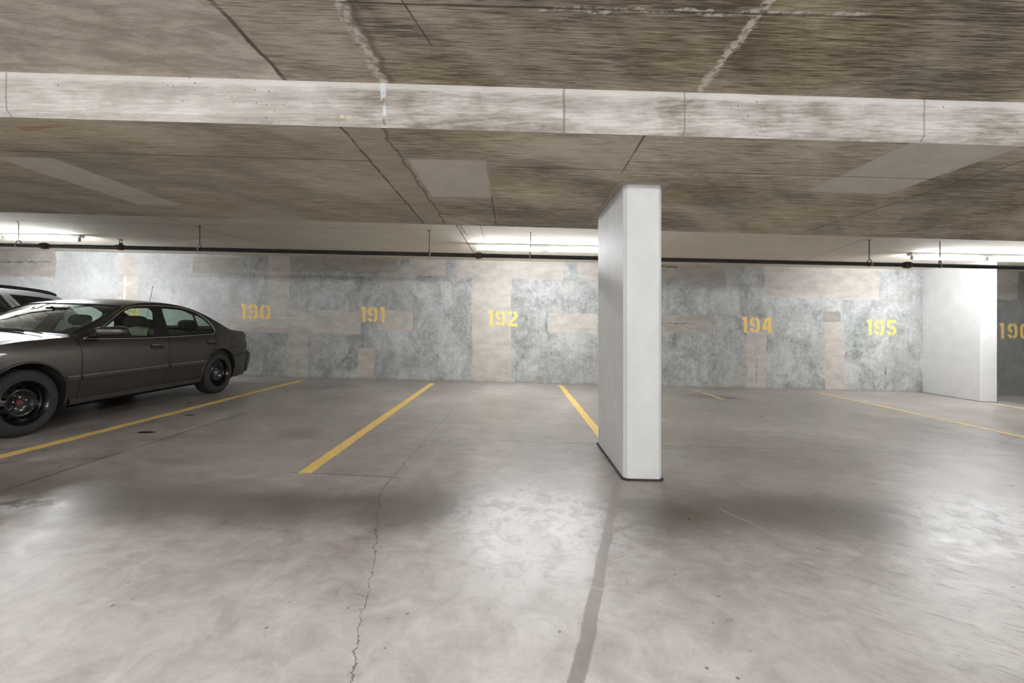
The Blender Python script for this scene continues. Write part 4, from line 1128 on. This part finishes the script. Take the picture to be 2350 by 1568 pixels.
def cushion(name, x0, x1, y0, y1, z0, z1, lean, mat, parent, bev=.05, label=None):
    bm = bmesh.new(); box(bm, x0, x1, y0, y1, z0, z1)
    bmesh.ops.subdivide_edges(bm, edges=list(bm.edges), cuts=3, use_grid_fill=True)
    cxm, cym, czm = (x0+x1)/2, (y0+y1)/2, (z0+z1)/2; hx, hy, hz = (x1-x0)/2, (y1-y0)/2, (z1-z0)/2
    for v in bm.verts:
        a, b, c_ = (v.co.x-cxm)/hx, (v.co.y-cym)/hy, (v.co.z-czm)/hz
        l = (abs(a)**3.2+abs(b)**3.2+abs(c_)**3.2)**(1/3.2) or 1; m = max(abs(a), abs(b), abs(c_)); k = m/l
        v.co = Vector((cxm+a*k*hx, cym+b*k*hy+lean*(v.co.z-z0), czm+c_*k*hz))
    o = fromb(name, bm, mat, parent, True, label)
    md = o.modifiers.new('s', 'SUBSURF'); md.levels = md.render_levels = 1
    return o
for sx in (.37, -.37):
    st_ = cushion('front_seat', sx-.25, sx+.25, 1.10, 1.62, .34, .54, 0, base_m['seat'], sedan)
    if sx > 0: driver_seat = st_
    cushion('seat_back', sx-.25, sx+.25, 1.48, 1.64, .45, 1.02, .22, base_m['seat'], st_)
    cushion('headrest', sx-.145, sx+.145, 1.64, 1.76, 1.035, 1.185, .1, base_m['seat'], st_)
    for d in (-.06, .06):
        bm = bmesh.new(); tube(bm, [(sx+d, 1.66, .97), (sx+d, 1.70, 1.10)], .006, 8); fromb('headrest_post', bm, base_m['chrome'], st_)
rs = cushion('rear_seat', -.68, .68, 2.05, 2.62, .36, .54, 0, base_m['seat'], sedan)
cushion('seat_back', -.68, .68, 2.50, 2.66, .48, .985, .25, base_m['seat'], rs)
for sx in (.34, -.34): cushion('headrest', sx-.14, sx+.14, 2.60, 2.74, .985, 1.145, .1, base_m['seat'], rs)
bm = bmesh.new(); box(bm, -.66, .66, 2.72, 3.12, .93, .955, .01); fromb('parcel_shelf', bm, sm['trim'], sedan)
bm = bmesh.new(); box(bm, -.115, .115, 1.035, 1.065, 1.195, 1.262, .012); mrr = fromb('rear_view_mirror', bm, base_m['rubber'], sedan, True)
bm = bmesh.new(); tube(bm, [(0, 1.04, 1.24), (0, 1.0, 1.262)], .012, 8); fromb('mirror_stem', bm, base_m['rubber'], mrr)
# inner pillars and headliner
for sg in (1, -1):
    bm = bmesh.new(); tube(bm, [(sg*(sed.w(y, z)-.035), y, z) for y, z in ((1.64, .80), (1.66, .93), (1.70, 1.12), (1.73, 1.31))], [.026, .028, .026, .024], 10); fromb('inner_pillar', bm, sm['trim'], sedan, True)
    bm = bmesh.new(); tube(bm, [(sg*(sed.w(y, z)-.075), y, z) for y, z in ((1.62, .80), (1.66, .93), (1.70, 1.15))], .009, 8); fromb('seat_belt', bm, base_m['seat'], sedan, True)
    bm = bmesh.new(); tube(bm, [(sg*(sed.w(y, lerp_tab(sed.ze, y))*.90), y, lerp_tab(sed.ze, y)-.012) for y in (.62, .8, 1.0, 1.2)], .018, 8); fromb('inner_pillar', bm, sm['trim'], sedan, True)
v = []; f = []
for i in range(13):
    y = 1.27+(2.44-1.27)*i/12
    for q in (-.9, -.6, -.3, 0, .3, .6, .9): v.append(sed.top(y, q, -.03))
for i in range(12):
    for j in range(6): f.append((7*i+j, 7*i+j+1, 7*i+j+8, 7*i+j+7))
link('headliner', v, f, sm['trim'], sedan, True)
# whip aerial on the far rear wing
bm = bmesh.new(); p0 = Vector((-.715, 3.12, .985)); p1 = p0+Vector((.10, .02, .70))
tube(bm, [p0, p1], .003, 6); bmesh.ops.create_uvsphere(bm, u_segments=8, v_segments=6, radius=.007, matrix=__import__('mathutils').Matrix.Translation(p1)); tube(bm, [p0-Vector((0, 0, .03)), p0+Vector((.002, 0, .02))], .011, 8)
fromb('antenna', bm, base_m['rubber'], sedan)
for (a, b, z0, z1) in ((-.26, .26, .68, .80),):
    bm = bmesh.new(); box(bm, a, b, 3.655, 3.665, z0, z1, .004); fromb('license_plate', bm, base_m['plate'], sedan)
# pale cloth lying over the driver's seat back
v = []; f = []; n = 16; m_ = 10
for i in range(n+1):
    for j in range(m_+1):
        u, w_ = i/n, j/m_; x = .37-.255+.51*u; a = w_*PI
        r = .095+.010*math.sin(9*u+4*w_)+.008*math.sin(23*u-7*w_)
        y = 1.70-r*math.cos(a); z = .97+.065*math.sin(a)+.012*math.sin(13*u)*math.sin(a)-(.05 if j in (0, m_) else 0)
        v.append((x, y, z))
for i in range(n):
    for j in range(m_): f.append((i*(m_+1)+j, i*(m_+1)+j+1, (i+1)*(m_+1)+j+1, (i+1)*(m_+1)+j))
link('seat_cover', v, f, base_m['cloth'], driver_seat, True, 'pale crumpled cloth cover over the seat back')

# ---- silver wagon ------------------------------------------------
SUV = dict(
    prof=[(.2, .80), (.30, .84), (.45, .868), (.65, .885), (.85, .885), (.98, .872), (1.06, .845), (1.15, .815), (1.28, .77), (1.40, .72), (1.48, .68), (1.58, .62)],
    edge=[(-.75, .78), (-.5, .88), (-.2, .95), (.1, .99), (.35, 1.01), (.5, 1.06), (.7, 1.18), (.95, 1.36), (1.2, 1.455), (1.5, 1.503), (1.9, 1.523), (2.4, 1.520), (2.8, 1.500), (3.0, 1.470), (3.10, 1.42), (3.2, 1.28), (3.3, 1.14), (3.36, 1.05)],
    centre=[(-.75, .84), (-.5, .95), (-.2, 1.01), (.1, 1.05), (.3, 1.08), (.5, 1.19), (.7, 1.30), (.95, 1.44), (1.2, 1.52), (1.5, 1.555), (1.9, 1.568), (2.4, 1.562), (2.8, 1.545), (3.0, 1.52), (3.10, 1.475), (3.2, 1.33), (3.3, 1.18), (3.36, 1.08)],
    sF=-.72, sR=3.35, taperF=-.1, taperR=2.6, kF=.10, kR=.06, belt=1.06, sill0=.25, axles=(0, 2.65), arch_r=.40, tyre_r=.34, cabin=(.55, 3.2),
    noseF=[(.25, -.92), (.45, -.96), (.62, -.95), (.8, -.88)],
    noseR=[(.25, 3.55), (.45, 3.62), (.60, 3.62), (.64, 3.56), (.95, 3.52), (1.05, 3.48)])
suv = Car(SUV)
sdlo = smooth_poly([(.62, 1.07), (1.3, 1.065), (2.2, 1.07), (2.9, 1.085), (3.0, 1.12), (3.02, 1.25), (2.97, 1.40), (2.6, 1.445), (2.0, 1.462), (1.5, 1.450), (1.2, 1.40), (.95, 1.29), (.72, 1.13)], 3)
sg_f = round_poly([(.80, 1.085), (1.38, 1.08), (1.42, 1.435), (1.22, 1.39), (.97, 1.27)], .03)
sg_r = round_poly([(1.48, 1.08), (2.36, 1.085), (2.18, 1.440), (1.52, 1.440)], .03)
sg_c = round_poly([(2.63, 1.088), (2.95, 1.10), (2.98, 1.22), (2.93, 1.385), (2.37, 1.438)], .03)
h1 = smooth_poly([(.50, 1.03), (.54, .95), (.55, .7), (.53, .32)], 5, False)
h2 = smooth_poly([(1.43, 1.06), (1.43, .8), (1.42, .32)], 6, False)
h3 = smooth_poly([(2.44, 1.06), (2.50, .98), (2.50, .90), (2.38, .78), (2.26, .66)], 4, False)
sspec = dict(over=[('body_side', [(2.41, 1.04), (2.60, 1.04), (2.33, 1.48), (2.22, 1.48)])],
    gaps=[h1, h2, h3], glass=[('g1', sg_f), ('g2', sg_r), ('g3', sg_c)], dlo=sdlo,
    panels=[('fd', h1+[(1.42, .32)]+h2[::-1]+[(1.45, 1.42), (.9, 1.3), (.6, 1.08)]), ('rd', h2+[(2.2, .32)]+h3[::-1]+[(2.47, 1.08), (2.28, 1.42), (1.45, 1.42)]),
            ('cl', [(0, .2), (2.3, .2), (2.3, .34), (0, .34)]), ('fe', [(-.8, .2), (.5, .2)]+h1[::-1]+[(.5, 1.1), (-.8, 1.1)])],
    order=['body_side', 'fe', 'fd', 'rd', 'cl', 'frame', 'g1', 'g2', 'g3'],
    names=dict(body_side=('quarter_panel', 'paint', None), fe=('fender', 'paint', None), fd=('front_door', 'paint', None), rd=('rear_door', 'paint', None), cl=('sill_cladding', 'rubber', None),
               frame=('window_frame', 'frame', None), g1=('door_glass', 'glass', 'fd'), g2=('door_glass', 'glass', 'rd'), g3=('quarter_glass', 'glass', None)),
    off=dict(g1=-.004, g2=-.004, g3=-.004, frame=-.002),
    top=[('windshield', [(.34+.2*q*q, q) for q in [-.92+.092*k for k in range(21)]]+[(1.08+.06*q*q, q) for q in [.9-.09*k for k in range(21)]]),
         ('rear_window', [(3.13, -.84), (3.31, -.84), (3.31, .84), (3.13, .84)]), ('hood', [(-.66, -.88), (-.66, .88)]+[(.28+.18*q*q, q) for q in [.88-.088*k for k in range(21)]])],
    top_names=dict(windshield=('windshield', 'glass'), rear_window=('rear_window', 'glass'), hood=('hood', 'paint'), roof=('roof', 'paint')),
    nose=[('front_bumper', 'rubber', .25, .6, 0, 1, .01), ('headlight', 'lamp_clear', .61, .78, .05, .48, .002), ('grille', 'black', .61, .76, .50, 1, -.004), ('nose_panel', 'paint', .6, None, 0, 1, -.004)],
    tail=[('rear_bumper', 'rubber', .28, .62, 0, 1, .012), ('tail_lamp', 'lamp_red', .75, 1.02, 0, .3, .004), ('tailgate', 'paint', .62, None, 0, 1, -.002)])
vm = dict(base_m, paint=silver.m, rim=simple('alloy_wheel', (.45, .45, .46), .3, metal=.8), glass=glass('privacy_glass', (.35, .38, .36), .35), frame=base_m['black'])
VX, VY = -8.05, 3.85
wagon = empty('station_wagon', (VX, VY, zf(VX)+.002), 'silver wagon with dark roof rails parked beyond the dark sedan at the left edge', 'car')
wagon.rotation_euler = (0, ang, 0)
wp = build_body(suv, wagon, vm, sspec)
for ax in (0, 2.65):
    for sg in (1, -1): build_wheel(wagon, sg*.86, ax, .34, sg, vm, .21, False)
for sg in (1, -1):
    k_ = 'p' if sg > 0 else 'm'
    bm = bmesh.new(); tube(bm, [(sg*(suv.w(y, 1.062)+.004), y, 1.062) for y in [.6+.1*i for i in range(24)]], .008, 6); fromb('belt_chrome', bm, base_m['chrome'], wagon, True)
    pts = [(y, z) for y, z in ((.95, 1.47), (1.0, 1.51), (1.15, 1.555), (1.6, 1.588), (2.1, 1.592), (2.5, 1.582), (2.8, 1.562), (2.93, 1.54), (3.02, 1.505))]
    pts = smooth_poly(pts, 3, False)
    v = []; f = []
    for y, z in pts:
        lat = suv.w(y, min(lerp_tab(suv.ze, y), 1.50))-.035
        for dx_, dz in ((-.02, 0), (.02, -.004), (.022, -.05), (-.018, -.05)): v.append((sg*(lat+dx_), y, z+dz))
    for i in range(len(pts)-1):
        for j in range(4): f.append((4*i+j, 4*i+(j+1) % 4, 4*i+4+(j+1) % 4, 4*i+4+j))
    f.append((0, 1, 2, 3)); f.append(tuple(4*len(pts)-4+j for j in range(4)))
    link('roof_rail', v, f, base_m['rubber'], wagon)
    for y0 in (1.18, 2.13):
        door = wp.get(('fd' if y0 < 1.4 else 'rd', k_), wagon)
        link('handle_recess', [(sg*(suv.w(y, z)+.003), y, z) for y, z in round_poly([(y0+.02, .95), (y0+.15, .95), (y0+.15, 1.01), (y0+.02, 1.01)], .03)], [tuple(range(20))], base_m['rubber'], door)
        bm = bmesh.new(); tube(bm, [(sg*(suv.w(y0, .955)), y0, .965), (sg*(suv.w(y0, .955)+.035), y0+.03, .966), (sg*(suv.w(y0, .955)+.035), y0+.20, .968), (sg*(suv.w(y0, .955)), y0+.23, .969)], .014, 8); fromb('door_handle', bm, base_m['rubber'], door, True)
    bm = bmesh.new(); box(bm, min(sg*.85, sg*1.05), max(sg*.85, sg*1.05), .62, .74, 1.06, 1.19, .03); fromb('side_mirror', bm, silver.m, wagon, True)
for sx in (.38, -.38):
    st_ = cushion('front_seat', sx-.25, sx+.25, 1.05, 1.55, .5, .68, 0, base_m['seat'], wagon)
    cushion('seat_back', sx-.25, sx+.25, 1.45, 1.6, .6, 1.12, .2, base_m['seat'], st_); cushion('headrest', sx-.13, sx+.13, 1.58, 1.68, 1.14, 1.3, .1, base_m['seat'], st_)
